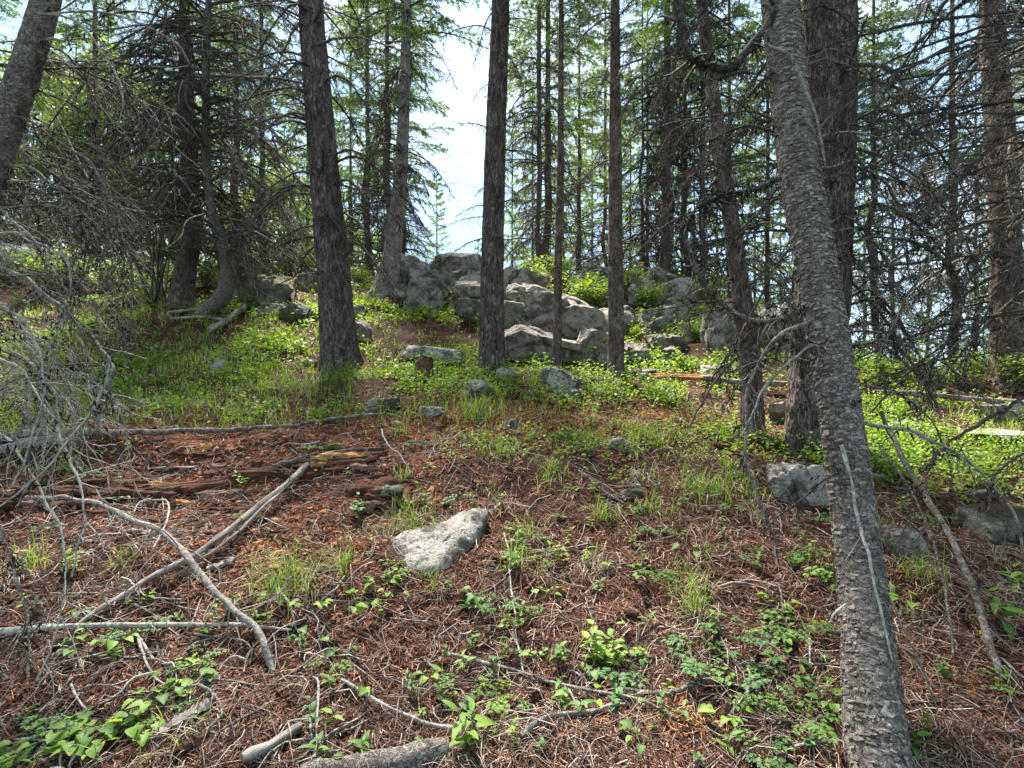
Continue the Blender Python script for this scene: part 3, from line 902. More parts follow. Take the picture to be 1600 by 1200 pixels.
def tree(label, spine, rad, bark, group=None, sides=28, step=0.03, kind='furrow', nbr=24, zr=(1.2, 6.0), proto='mid', bl=(0.7, 1.3), crown=None, ztop=11.0, crown_z=6.0, crown_scale=1.0, flare=1.35, seed=1, name='conifer_tree', avoid=None, down=(-0.35, 0.2), cat='tree', stubs=0):
    r = np.random.default_rng(seed)
    base = np.array(spine[0], float)
    bz = hz(base[0], base[1]); base[2] = bz
    spine = [np.asarray(p, float) for p in spine]; spine[0] = base - np.array([0, 0, 0.12])
    spine, rad = ensure_height(spine, rad, bz + ztop)
    L = sum(np.linalg.norm(spine[i + 1] - spine[i]) for i in range(len(spine) - 1))
    n = max(12, int(L / step))
    pts = catmull(spine, n)
    pr = np.interp(np.linspace(0, len(spine) - 1, n), np.arange(len(spine)), rad)
    s = np.concatenate([[0], np.cumsum(np.linalg.norm(np.diff(pts, axis=0), axis=1))])
    pr = pr * (1 + (flare - 1) * np.exp(-s / (rad[0] * 1.3)) + .22 * np.exp(-s / (rad[0] * .5)))
    root = thing(name, base, label, cat, group)
    bd = bark_disp(kind, seed); nro = int(r.integers(4, 7)); ph = r.uniform(0, 6.28)
    def disp(s_, a_, r_):
        lobe = np.maximum(np.cos(nro * a_ + ph + .5 * np.sin(a_ * 2 + ph)), -.35)
        return bd(s_, a_, r_) * (1 + .30 * np.exp(-np.maximum(s_ - .1, 0) / (1.1 * rad[0] + .02)) * lobe * (flare > 1.05))
    mb = MB(); tube(mb, pts - base, pr, sides, disp=disp)
    link('trunk', mb.mesh('trunk', M[bark]), root)
    for q in range(nbr):
        z = bz + r.uniform(*zr)
        p = spine_at(pts, z)
        az = r.uniform(0, 2 * np.pi)
        if avoid and avoid[0] < math.atan2(math.sin(az), math.cos(az)) < avoid[1]: az += math.pi
        me = PROTO[proto][r.integers(0, 7)]
        o = link('dead_branch', me, root)
        o.location = p - base
        o.rotation_euler = (r.uniform(-0.4, 0.4), -r.uniform(*down), az)
        sc = r.uniform(*bl)
        o.scale = (sc, sc, sc)
    for q in range(stubs):
        p = spine_at(pts, bz + r.uniform(.25, 3.2))
        o = link('twig_stub', PROTO['near'][r.integers(0, 7)], root)
        az = r.uniform(-3.0, -.1)
        o.location = p - base + np.array([math.cos(az), math.sin(az), 0]) * rad[1] * .9
        o.rotation_euler = (r.uniform(-1, 1), r.uniform(-.2, .9), az); sc = r.uniform(.08, .2); o.scale = (sc, sc, sc)
    if crown is not None:
        o = link('crown', crown, root)
        cz = bz + crown_z
        p = spine_at(pts, cz)
        o.location = p - base
        o.rotation_euler = (0, 0, r.uniform(0, 6.28))
        k = (bz + ztop - cz) / 9.0
        o.scale = (crown_scale, crown_scale, k * 1.05)
    return root, pts

CR = {}
def build_crowns():
    for s in range(3):
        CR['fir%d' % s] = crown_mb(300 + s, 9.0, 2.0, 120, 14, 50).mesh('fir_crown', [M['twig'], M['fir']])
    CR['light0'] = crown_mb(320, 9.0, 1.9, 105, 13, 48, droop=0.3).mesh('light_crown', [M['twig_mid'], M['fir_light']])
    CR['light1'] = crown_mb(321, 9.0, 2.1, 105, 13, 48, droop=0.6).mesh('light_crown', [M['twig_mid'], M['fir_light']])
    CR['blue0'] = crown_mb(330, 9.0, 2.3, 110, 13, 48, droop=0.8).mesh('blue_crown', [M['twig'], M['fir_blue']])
    CR['broad0'] = leafy_crown_mb(340, 5.0, 1.7, 9000, 0.06).mesh('leafy_crown', [M['twig_mid'], M['broad']])
    CR['broad1'] = leafy_crown_mb(341, 6.0, 1.5, 9000, 0.055, 80).mesh('leafy_crown', [M['twig_mid'], M['broad']])
build_crowns()

def deadwood_mb(seed, H=5.0, n=60, L=1.6):
    r = np.random.default_rng(seed)
    mb = MB()
    pr = [dead_branch_mb(500 + s + seed, L, 0.019, 17, (0.5, 0.8, 1.1, 0.35)[s % 4], 0.0075, 8, 1) for s in range(4)]
    for q in range(n):
        z = H * r.uniform(0.05, 1.0)
        Mx = Matrix.Translation((0, 0, z)) @ Matrix.Rotation(r.uniform(0, 6.28), 4, 'Z') @ Matrix.Rotation(-r.uniform(-0.35, 0.15), 4, 'Y') @ Matrix.Scale(r.uniform(0.6, 1.15), 4)
        mb.merge(pr[r.integers(0, 4)], Mx)
    return mb
DW = [deadwood_mb(s).mesh('deadwood', [M['twig'], M['hair']]) for s in (1, 2, 3)]

def far_trunk(seed):
    r = np.random.default_rng(seed)
    mb = MB()
    pts = [np.array([0, 0, -0.4])]
    for q in range(1, 9):
        pts.append(np.array([r.normal(0, 0.05), r.normal(0, 0.05), q * 0.75]))
    pts.append(np.array([pts[-1][0], pts[-1][1], 13.0]))
    tube(mb, catmull(pts, 150), [0.13, 0.115, 0.10, 0.085, 0.03], 14, disp=bark_disp('furrow', seed))
    return mb.mesh('trunk', M['bark_brown'])
FT = [far_trunk(s) for s in (1, 2, 3)]

def far_tree(px, d, crown, cz, ht, label, group, tr=1.0, dead=True, cs=1.0, seed=0, lean=(0, 0), off_z=None, name='conifer_tree'):
    r = np.random.default_rng(int(px * 3 + d * 11 + seed + 5000))
    x = (px - 800) / F * d
    z = hz(x, d)
    root = thing(name, (x, d, z), label, 'tree', group)
    root.rotation_euler = (lean[0], lean[1], r.uniform(0, 6.28))
    t = link('trunk', FT[r.integers(0, 3)], root); t.scale = (tr, tr, ht / 13.0)
    if dead:
        w = link('deadwood', DW[r.integers(0, 3)], root); w.scale = (1.0, 1.0, (cz + 1.0) / 5.0); w.rotation_euler[2] = r.uniform(0, 6.28)
    if crown:
        c = link('crown', CR[crown], root)
        c.location = (0, 0, cz); c.rotation_euler[2] = r.uniform(0, 6.28)
        hh = {'broad0': 5.0, 'broad1': 6.0}.get(crown, 9.0)
        c.scale = (cs, cs, (ht - cz) / hh)
    return root

# ------------------------------------------------------------------ the trees one can tell apart
def at_ground(px, row):
    return np.array(G(px, row))

def build_trees():
    g = at_ground(533, 566); d = g[1]; k = d / F
    tree('thick dark furrowed fir trunk left of the open sky gap', [g, P3(522, 430, d), P3(506, 260, d), P3(492, 90, d + .1), P3(486, 0, d + .15)],
         [28 * k, 25 * k, 22 * k, 20 * k, 19 * k], 'bark_fir', sides=72, step=0.02, nbr=44, zr=(0.9, 5.8), bl=(0.4, 0.9), crown=CR['fir0'], crown_z=6.2, ztop=14, crown_scale=.7, seed=41, flare=1.25, stubs=22)
    g = at_ground(768, 578); d = g[1]; k = d / F
    tree('straight brown fir trunk standing right of the open sky gap', [g, P3(769, 430, d), P3(773, 260, d), P3(779, 90, d), P3(782, 0, d)],
         [21 * k, 18 * k, 16 * k, 14.5 * k, 14 * k], 'bark_fir', sides=56, step=0.02, nbr=56, zr=(1.4, 5.8), bl=(0.2, 0.5), crown=CR['fir1'], crown_z=6.4, ztop=13, crown_scale=.65, seed=42, flare=1.2, stubs=14)
    g = at_ground(963, 592); d = g[1]; k = d / F
    tree('slim scaly fir with drooping dead twigs before the outcrop', [g, P3(962, 430, d), P3(961, 260, d), P3(961, 90, d), P3(961, 0, d)],
         [13 * k, 11.5 * k, 10.5 * k, 8 * k, 7 * k], 'bark_brown', sides=36, step=0.025, nbr=70, zr=(1.2, 5.6), bl=(0.22, 0.55), crown=CR['light0'], crown_z=5.2, ztop=11, seed=43, crown_scale=.5)
    g = at_ground(870, 585); d = g[1]; k = d / F
    tree('very thin straight fir pole before the outcrop', [g, P3(872, 430, d), P3(875, 260, d), P3(877, 0, d)],
         [7.5 * k, 6 * k, 5 * k, 4 * k], 'bark_brown', sides=20, step=0.03, nbr=44, zr=(1.5, 5.6), bl=(0.2, 0.45), crown=CR['fir2'], crown_z=5.8, ztop=10.5, seed=44, crown_scale=.6)
    g = at_ground(600, 462); d = g[1]; k = d / F
    tree('leaning pale barked fir behind the thick dark trunk', [g, P3(612, 400, d), P3(624, 300, d), P3(631, 170, d), P3(636, 0, d)],
         [17 * k, 13.5 * k, 11 * k, 8.5 * k, 6.5 * k], 'bark_pale', sides=32, step=0.03, nbr=56, zr=(1.2, 7.5), bl=(0.5, 0.95), crown=CR['fir0'], crown_z=4.3, ztop=11, seed=45, flare=1.5, proto='far', crown_scale=.9)
    g = at_ground(1178, 684); d = g[1]; k = d / F
    tree('leaning scaly brown fir behind the hooked dead branch', [g, P3(1171, 560, d), P3(1150, 400, d), P3(1128, 250, d + .1), P3(1108, 100, d + .2), P3(1096, 0, d + .2)],
         [18 * k, 15.5 * k, 13 * k, 11 * k, 10 * k, 9 * k], 'bark_brown', sides=40, step=0.02, nbr=48, zr=(1.0, 4.4), bl=(0.35, 0.8), crown=CR['fir1'], crown_z=4.8, ztop=10, seed=46, proto='near', stubs=12)
    g = at_ground(1276, 700); d = g[1]; k = d / F
    tree('stout dark furrowed trunk close behind the grey flaky trunk', [g, P3(1282, 500, d), P3(1296, 300, d), P3(1297, 120, d), P3(1296, 0, d)],
         [46 * k, 40 * k, 34 * k, 37 * k, 38 * k], 'bark_fir', sides=72, step=0.02, nbr=22, zr=(1.2, 4.2), bl=(0.5, 1.0), crown=CR['fir2'], crown_z=5.5, ztop=12, seed=47, proto='near', flare=1.1)
    g = at_ground(1576, 604); d = g[1]; k = d / F
    tree('brown fir trunk by the level ground and bright shrubs', [g, P3(1572, 420, d), P3(1566, 250, d), P3(1553, 90, d), P3(1549, 0, d)],
         [23 * k, 20 * k, 19 * k, 17 * k, 16 * k], 'bark_brown', sides=40, step=0.025, nbr=60, zr=(0.8, 5.4), bl=(0.6, 1.2), crown=CR['blue0'], crown_z=6, ztop=12, seed=48)
    # tree just beyond the right edge of the photograph, its branches reach in
    g = np.array([3.95, 3.6, 0.0])
    tree('dark fir with long black drooping branches beside the dark ledge', [g, np.array([3.94, 3.6, 2.4]), np.array([3.90, 3.6, 4.6])],
         [.15, .13, .11], 'bark_fir', sides=40, step=0.03, nbr=40, zr=(0.8, 4.2), bl=(0.8, 1.5), crown=CR['fir1'], crown_z=5, ztop=11, seed=49, proto='near', down=(-0.15, 0.55))
    # bent young tree on the left
    g = at_ground(302, 494); d = g[1]; k = d / F
    tree('slender lichen grey tree whose foot bends in a hook', [g, P3(325, 484, d), P3(349, 462, d), P3(356, 420, d), P3(347, 380, d), P3(332, 335, d), P3(323, 250, d), P3(322, 130, d), P3(326, 0, d)],
         [11 * k, 11.5 * k, 12 * k, 11 * k, 8.5 * k, 7 * k, 6 * k, 5.5 * k, 4.5 * k], 'bark_grey', sides=24, step=0.025, nbr=70, zr=(0.9, 6.0), bl=(0.7, 1.4), crown=CR['fir2'], crown_z=4.6, ztop=9.5, crown_scale=.6, seed=50, flare=1.0, kind='scale')
    g = at_ground(284, 474); d = g[1]; k = d / F
    tree('ragged dark brown trunk in the thicket of grey stems', [g, P3(290, 420, d), P3(300, 360, d), P3(296, 250, d), P3(290, 100, d), P3(288, 0, d)],
         [17 * k, 15 * k, 15 * k, 12 * k, 9 * k, 7 * k], 'bark_brown', sides=28, step=0.03, nbr=80, zr=(0.8, 6.5), bl=(0.7, 1.5), crown=CR['fir0'], crown_z=4.4, ztop=10, crown_scale=.65, seed=51, proto='mid')
    # leaning trunk top left
    d = 2.6; k = d / F
    g = np.array(P3(-190, 869, d))
    tree('leaning pale grey trunk with long dead branches over the fallen poles', [g, P3(-90, 540, d), P3(5, 215, d), P3(45, 90, d), P3(72, 0, d), P3(130, -250, d)],
         [27 * k, 24 * k, 20.5 * k, 19.5 * k, 18.5 * k, 16 * k], 'bark_grey', sides=56, step=0.015, nbr=0, crown=CR['fir1'], crown_z=4.4, ztop=8, seed=52, kind='scale', name='conifer_tree')

build_trees()

# the nearest tree, with loose bark scales ------------------------------------------------
def near_tree():
    sp = [P3(1392, 1330, 1.40), P3(1373, 1200, 1.52), P3(1345, 900, 1.80), P3(1312, 640, 1.95), P3(1272, 400, 2.07), P3(1240, 200, 2.18), P3(1219, 0, 2.30), P3(1190, -300, 2.5)]
    rd = [.092, .082, .069, .067, .072, .071, .071, .068]
    base = sp[0].copy(); base[2] = hz(base[0], base[1])
    sp[0] = base - np.array([0, 0, .1])
    root = thing('conifer_tree', base, 'grey flaky barked trunk leaning uphill beside the rounded pale boulder', 'tree')
    sp2, rd2 = ensure_height(sp, rd, base[2] + 9)
    L = sum(np.linalg.norm(sp2[i + 1] - sp2[i]) for i in range(len(sp2) - 1))
    n = int(L / 0.014)
    pts = catmull(sp2, n)
    pr = np.interp(np.linspace(0, len(sp2) - 1, n), np.arange(len(sp2)), rd2)
    mb = MB(); tube(mb, pts - base, pr, 48, disp=bark_disp('scale', 60))
    link('trunk', mb.mesh('trunk', M['bark_grey']), root)
    # bark scales: thin plates, upper edge seated, lower edge lifted
    r = np.random.default_rng(61)
    t_, a_, b_ = frames(pts)
    s = np.concatenate([[0], np.cumsum(np.linalg.norm(np.diff(pts, axis=0), axis=1))])
    mb = MB()
    smax = 3.5
    dsp = bark_disp('scale', 60)
    row = 0.0
    while row < smax:
        i = int(np.searchsorted(s, row)); i = min(i, n - 2)
        R1 = pr[i]
        m = int(2 * np.pi * R1 / 0.019)
        ph = r.uniform(0, 6.28)
        th0 = lambda q: ph + 2 * np.pi * q / m
        for q in range(m):
            pn = vnoise(np.array([[math.cos(th0(q)) * 1.6, math.sin(th0(q)) * 1.6, row * 4.5]]), 66)[0]
            if r.uniform() < (0.16 if pn < .25 else .72): continue
            th = ph + 2 * np.pi * q / m + r.normal(0, 0.05)
            sv = row + r.normal(0, 0.009)
            j = int(np.clip(np.searchsorted(s, sv), 1, n - 2))
            sz = .9 + 0.35 * pn + (.7 if r.uniform() < .05 else 0)
            w = r.uniform(0.004, 0.015) * sz; hgt = r.uniform(0.003, 0.0085) * sz
            pr_ = []
            m2 = 7
            jit = r.uniform(0.45, 1.35, m2)
            lift = r.uniform(0.0003, 0.0022)
            aa = np.linspace(0, 2 * np.pi, m2, endpoint=False)
            ds = np.sin(aa) * hgt * jit; dth = np.cos(aa) * w * jit / R1
            def place(ds, dth, off):
                jj = np.clip(np.searchsorted(s, sv + ds), 1, n - 2)
                an = th + dth
                return pts[jj] + (t_[jj] * (sv + ds - s[jj])[:, None]) + (np.cos(an)[:, None] * a_[jj] + np.sin(an)[:, None] * b_[jj]) * (pr[jj] * 1.02 + off)[:, None]
            top = place(ds, dth, 0.0006 + lift * (0.5 - 0.5 * np.sin(aa)) + r.normal(0, .0006, m2))
            bot = place(ds * 1.02, dth * 1.02, -0.006 + 0 * aa)
            ce = place(np.zeros(1), np.zeros(1), np.array([0.0014 + lift * 0.55]))
            v = np.vstack([top, bot, ce]) - base
            kx = np.arange(m2); kn = (kx + 1) % m2
            mb.add(v, np.stack([kx, kn, np.full(m2, 2 * m2)], 1))
            mb.add(np.vstack([top, bot]) - base, np.stack([kx, kx + m2, kn + m2, kn], 1))
        row += r.uniform(0.0085, 0.0125)
    o = link('bark', mb.mesh('bark', M['flake'], False), root)
    tag(o, kind='stuff')
    for q in range(16):
        sv = r.uniform(.15, 3.2); j = int(np.searchsorted(s, sv)); an = r.uniform(0, 6.28)
        out = np.cos(an) * a_[j] + np.sin(an) * b_[j]
        p = pts[j] + out * pr[j] * .96 - base
        kb = MB(); tube(kb, np.array([p, p + out * .010, p + out * r.uniform(.018, .05) + np.array([0, 0, r.uniform(-.012, .006)])]), [r.uniform(.011, .018), .008, .004], 9, cap=True)
        link('knot', kb.mesh('knot', M['twig_mid' if q % 2 else 'twig']), root)
    # live top, out of the frame
    c = link('crown', CR['fir0'], root); c.location = spine_at(pts, base[2] + 4.4) - base; c.scale = (.9, .9, .55)
    return root, base, pts
NEAR, NEAR_BASE, NEAR_PTS = near_tree()

# long dead branches that can be picked out one by one, each on its own tree
def limb(root, pix, depth, r0, r1, mat='twig', twigs=10, droop=0.5, seed=0, tufts=10, lev=1, lenf=(0.10, 0.26), label=None):
    base = np.array(root.location)
    r = np.random.default_rng(seed)
    dl = np.linspace(depth[0], depth[1], len(pix)) if isinstance(depth, tuple) else np.full(len(pix), depth)
    pts = np.array([P3(a, b, dd) for (a, b), dd in zip(pix, dl)])
    if root is RIGHT: pts = np.vstack([[3.93, 3.6, pts[0][2] - .02], pts])
    pts = catmull(pts, 10 * len(pix))
    L = np.linalg.norm(np.diff(pts, axis=0), axis=1).sum()
    pts = pts + np.stack([fbm(np.stack([np.linspace(0, L * 9, len(pts)) + q * 31 + seed, 0 * pts[:, 0], 0 * pts[:, 0]], 1), 3, seed) for q in range(3)], 1) * 0.008
    mb = MB()
    rr = np.linspace(r0, r1, 12) * (1 + 0.18 * r.normal(size=12))
    if root is LEFT: rr = rr * .72
    tube(mb, pts - base, rr, 6)
    twigs_on(mb, pts - base, L, r, twigs, lev, max(0.0016, r1 * 0.7), droop, 0, lenf=lenf)
    if tufts: hair_tufts(mb, pts - base, tufts, 0.05, r, 1)
    o = link('dead_branch', mb.mesh('dead_branch', [M[mat], M['hair']]), root)
    if label: o['label'] = label
    return o

def all_trees():
    return {o['label']: o for o in COL.objects if o.get('category') == 'tree'}
T_ = all_trees()
LEFT = T_['leaning pale grey trunk with long dead branches over the fallen poles']
RIGHT = T_['dark fir with long black drooping branches beside the dark ledge']
STOUT = T_['stout dark furrowed trunk close behind the grey flaky trunk']

def limbs():
    # on the nearest trunk
    limb(NEAR, [(1254, 485), (1212, 501), (1158, 496), (1116, 464), (1084, 416), (1068, 373)], (2.02, 2.15), .013, .008, 'twig', 12, .7, 1, 40, label='thick black hooked dead branch')
    limb(NEAR, [(1068, 373), (1082, 335), (1100, 318), (1137, 304), (1180, 297), (1222, 280)], (2.15, 2.12), .006, .011, 'twig', 10, .6, 2, 40)
    limb(NEAR, [(1214, 16), (1180, 60), (1142, 101), (1100, 101), (1073, 75), (1063, 0), (1058, -60)], (2.25, 2.0), .020, .012, 'twig', 12, .4, 3, 60, label='thick black curled dead branch')
    limb(NEAR, [(1230, 90), (1190, 130), (1150, 175), (1110, 235), (1060, 300), (1030, 350)], (2.2, 2.3), .008, .003, 'twig', 14, .6, 4, 20)
    limb(NEAR, [(1200, 70), (1233, 91), (1262, 150), (1284, 225), (1290, 260)], (2.08, 2.0), .008, .0035, 'twig_mid', 3, .6, 5, 0, 0)
    limb(NEAR, [(1309, 696), (1330, 752), (1345, 820), (1352, 858), (1368, 922), (1394, 1029)], (1.85, 1.62), .0055, .0028, 'twig_pale', 2, .6, 6, 0, 0, label='pale bare twig hanging along the trunk')
    limb(NEAR, [(1352, 858), (1388, 935), (1420, 1000), (1452, 1060), (1470, 1110)], (1.74, 1.6), .0035, .002, 'twig_pale', 3, .6, 7, 0, 0)
    limb(NEAR, [(1372, 1060), (1384, 1090), (1398, 1130), (1412, 1180)], (1.6, 1.52), .004, .002, 'twig_pale', 2, .6, 8, 0, 0)
    limb(NEAR, [(1325, 945), (1306, 958), (1296, 975)], (1.7, 1.66), .004, .003, 'twig_pale', 1, .5, 9, 0, 0)
    limb(NEAR, [(1300, 560), (1270, 540), (1240, 560), (1200, 600), (1175, 640), (1160, 680)], (1.98, 1.9), .006, .003, 'twig_mid', 9, .7, 10, 8)
    limb(NEAR, [(1270, 500), (1225, 520), (1190, 560), (1168, 620), (1165, 699), (1187, 784), (1213, 848)], (2.0, 1.8), .007, .0035, 'twig_mid', 12, .8, 11, 16, label='lichen grey branch hanging to the ground')
    limb(NEAR, [(1330, 660), (1395, 668), (1437, 680), (1490, 704), (1544, 747), (1581, 800), (1600, 860)], (1.95, 1.85), .0075, .0035, 'twig_mid', 6, .5, 12, 10, label='arching grey branch reaching over the ledge')
    limb(NEAR, [(1330, 256), (1373, 277), (1405, 325), (1419, 373), (1427, 443)], (2.12, 2.2), .007, .003, 'twig_mid', 7, .6, 13, 6)
    limb(NEAR, [(1300, 390), (1373, 368), (1448, 384), (1485, 427), (1500, 470)], (2.08, 2.15), .009, .004, 'twig', 12, .6, 14, 20)
    limb(NEAR, [(1330, 740), (1300, 745), (1260, 770), (1225, 800), (1200, 830)], (1.88, 1.8), .005, .002, 'twig', 7, .6, 15, 6)
    # the stout trunk behind it
    limb(STOUT, [(1325, 100), (1390, 108), (1420, 160), (1428, 210), (1420, 260)], (4.1, 3.7), .016, .006, 'twig_mid', 12, .6, 16, 20)
    limb(STOUT, [(1320, 430), (1360, 470), (1410, 540), (1450, 600)], (4.1, 3.6), .013, .004, 'twig', 18, .7, 17, 30)
    limb(STOUT, [(1310, 300), (1260, 360), (1210, 420), (1170, 500), (1130, 570)], (4.1, 3.6), .012, .004, 'twig', 18, .7, 18, 30)
    limb(STOUT, [(1320, 520), (1380, 520), (1430, 560), (1470, 640)], (4.1, 3.4), .010, .004, 'twig_mid', 18, .7, 19, 20)
    # from the dark fir on the right edge
    A = (2.85, 2.5)
    limb(RIGHT, [(1640, 320), (1600, 331), (1533, 368), (1480, 384), (1430, 440), (1400, 500), (1370, 560)], (3.3, 2.7), .013, .005, 'twig', 14, .6, 20, 24)
    limb(RIGHT, [(1640, 300), (1600, 341), (1555, 384), (1501, 459), (1480, 533), (1440, 580)], (3.3, 2.6), .012, .004, 'twig', 18, .6, 21, 40)
    limb(RIGHT, [(1660, 470), (1600, 496), (1533, 517), (1459, 565), (1420, 640)], (3.3, 2.6), .011, .004, 'twig', 14, .6, 22, 30)
    limb(RIGHT, [(1650, 190), (1600, 205), (1544, 235), (1501, 277), (1459, 320), (1400, 400)], (3.3, 2.8), .013, .005, 'twig', 14, .6, 23, 20)
    limb(RIGHT, [(1640, -40), (1540, -30), (1480, 0), (1448, 53), (1405, 107), (1360, 190)], (3.3, 2.9), .014, .005, 'twig', 14, .6, 24, 20)
    limb(RIGHT, [(1680, 600), (1600, 624), (1533, 661), (1480, 693), (1452, 730), (1443, 780)], (3.2, 2.2), .012, .0045, 'twig', 6, .7, 25, 10, label='black crooked dead branch low over the ledge')
    limb(RIGHT, [(1680, 690), (1600, 710), (1550, 750), (1545, 800)], (3.2, 2.3), .010, .004, 'twig', 8, .7, 26, 12)
    limb(RIGHT, [(1680, 90), (1600, 100), (1540, 130), (1480, 180), (1440, 230)], (3.3, 2.8), .012, .005, 'twig', 13, .6, 27, 16)
    limb(RIGHT, [(1680, 380), (1600, 420), (1560, 460), (1520, 540), (1500, 620)], (3.2, 2.6), .011, .004, 'twig', 12, .6, 28, 16)
    limb(RIGHT, [(1680, 800), (1600, 830), (1530, 870), (1480, 900)], (3.2, 2.4), .008, .004, 'twig_mid', 8, .6, 29, 8)
    # dead branches of the leaning trunk on the left
    limb(LEFT, [(55, 108), (90, 97), (140, 112), (190, 140), (215, 185), (250, 240), (290, 290), (318, 333)], (2.6, 3.0), .012, .004, 'twig', 12, .5, 30, 20, label='long dark branch running down from the leaning trunk')
    limb(LEFT, [(318, 333), (296, 345), (286, 362), (262, 384)], (3.0, 2.95), .005, .003, 'twig_pale', 3, .5, 31, 0, 0)
    limb(LEFT, [(60, 20), (110, 30), (160, 80), (187, 130), (190, 180), (170, 200)], (2.5, 2.4), .007, .003, 'twig_pale', 8, .6, 32, 6)
    limb(LEFT, [(60, 20), (150, 20), (230, 40), (280, 70), (295, 95), (285, 105), (240, 103)], (2.5, 2.6), .007, .003, 'twig_mid', 8, .5, 33, 6)
    limb(LEFT, [(0, 255), (40, 262), (80, 285), (130, 318), (180, 350), (210, 420), (205, 515)], (2.6, 2.3), .010, .004, 'twig_mid', 14, .7, 34, 16)
    limb(LEFT, [(-60, 400), (0, 420), (60, 448), (110, 495), (150, 535), (175, 575), (172, 620), (150, 660)], (2.55, 2.1), .014, .006, 'twig_mid', 14, .7, 35, 30, label='stout lichen covered branch bending down to the poles')
    limb(LEFT, [(175, 560), (165, 600), (150, 640), (90, 710), (40, 760), (0, 790)], (2.1, 1.95), .008, .004, 'twig_pale', 10, .7, 36, 10)
    limb(LEFT, [(-60, 330), (20, 325), (90, 322), (140, 340), (180, 400), (190, 470)], (2.5, 2.3), .009, .003, 'twig_mid', 18, .7, 37, 14)
    limb(LEFT, [(-80, 470), (0, 475), (50, 520), (70, 600), (50, 680), (20, 760)], (2.5, 2.0), .010, .004, 'twig_pale', 16, .7, 38, 10)
    limb(LEFT, [(-80, 540), (20, 570), (70, 640), (110, 720), (130, 800), (115, 900)], (2.4, 1.9), .009, .004, 'twig_pale', 14, .7, 39, 8)
    limb(LEFT, [(-100, 380), (0, 365), (60, 380), (110, 420), (100, 500), (60, 560)], (2.5, 2.2), .008, .003, 'twig_pale', 18, .7, 40, 14)
    limb(LEFT, [(-100, 640), (0, 680), (60, 760), (100, 850), (95, 960), (60, 1060)], (2.3, 1.75), .008, .0035, 'twig_pale', 12, .7, 41, 6)
    limb(LEFT, [(-120, 720), (-20, 800), (20, 880), (40, 960), (45, 1060)], (2.2, 1.7), .011, .005, 'twig_mid', 8, .7, 42, 16)
    limb(LEFT, [(20, 150), (60, 210), (110, 290), (140, 340), (150, 400)], (2.6, 2.8), .008, .003, 'twig', 16, .7, 43, 20)
    limb(LEFT, [(60, 60), (120, 100), (170, 190), (240, 270), (260, 330)], (2.6, 3.2), .008, .003, 'twig', 18, .6, 44, 20)
    limb(LEFT, [(-40, 300), (30, 350), (90, 430), (130, 470), (210, 440)], (2.5, 2.3), .007, .003, 'twig_mid', 16, .8, 45, 14)
    limb(LEFT, [(-60, 620), (10, 600), (80, 570), (150, 600), (200, 640)], (2.4, 2.1), .007, .003, 'twig_mid', 16, .8, 46, 14)
    # tangle of fine dead branchwork hanging on the left
    r = np.random.default_rng(99)
    for q in range(22):
        y0 = r.uniform(-80, 500); x0 = -70 - (y0 - 250) * .25
        L = r.uniform(150, 330); a = r.uniform(-.1, .9)
        pix = [(x0, y0), (x0 + L * .4 * math.cos(a) + 30, y0 + L * .3 * math.sin(a) - 5), (x0 + L * .8 * math.cos(a) + 50, y0 + L * .75 * math.sin(a)), (x0 + L * math.cos(a + .3) + 60, y0 + L * 1.1 * math.sin(a + .3) + 40)]
        limb(LEFT, pix, (2.6, r.uniform(2.2, 3.3)), .0075, .003, ['twig_mid', 'twig_mid', 'twig', 'twig'][q % 4], 24, .7, 200 + q, 16, lenf=(.14, .38))
    for q in range(12):
        y0 = r.uniform(330, 640); x0 = -70 - (y0 - 250) * .25; L = r.uniform(160, 340); a = r.uniform(-.1, .8)
        pix = [(x0, y0), (x0 + L * .4 * math.cos(a) + 30, y0 + L * .3 * math.sin(a) - 5), (x0 + L * .8 * math.cos(a) + 50, y0 + L * .75 * math.sin(a)), (x0 + L * math.cos(a + .3) + 60, y0 + L * 1.1 * math.sin(a + .3) + 40)]
        limb(LEFT, pix, (2.5, r.uniform(2.1, 3.0)), .0075, .003, ['twig_pale', 'twig_mid'][q % 2], 18, .7, 240 + q, 8, lenf=(.14, .38))
    # heavy dark dead branches of the trees in the thicket, and of the right hand trees
    RAG = T_['ragged dark brown trunk in the thicket of grey stems']; BENT = T_['slender lichen grey tree whose foot bends in a hook']; THICK = T_['thick dark furrowed fir trunk left of the open sky gap']
    for q in range(44):
        own, x0, d0 = (RAG, 292, RAG.location[1]) if q % 2 else (BENT, 323, BENT.location[1])
        y0 = r.uniform(-40, 330); s_ = -1 if r.uniform() < .62 else 1
        L = r.uniform(90, 250); dr = r.uniform(-20, 150)
        pix = [(x0, y0), (x0 + s_ * L * .35, y0 - 12 + dr * .1), (x0 + s_ * L * .75, y0 + dr * .5), (x0 + s_ * L, y0 + dr * 1.1 + 15)]
        limb(own, pix, (d0, d0 + r.uniform(-1.8, 1.2)), .022, .0085, 'twig', 17, .7, 300 + q, 30, lenf=(.13, .36))
    for q in range(24):
        y0 = r.uniform(-30, 400); s_ = -1 if q % 3 else 1
        x0 = 487 + (y0 / 566) * 44; L = r.uniform(70, 170); dr = r.uniform(-40, 90)
        d0 = THICK.location[1]
        pix = [(x0, y0), (x0 + s_ * L * .35, y0 - 14), (x0 + s_ * L * .75, y0 + dr * .5), (x0 + s_ * L, y0 + dr + 15)]
        limb(THICK, pix, (d0, d0 + r.uniform(-1.0, .8)), .017, .006, 'twig', 18, .8, 340 + q, 30, lenf=(.14, .36))
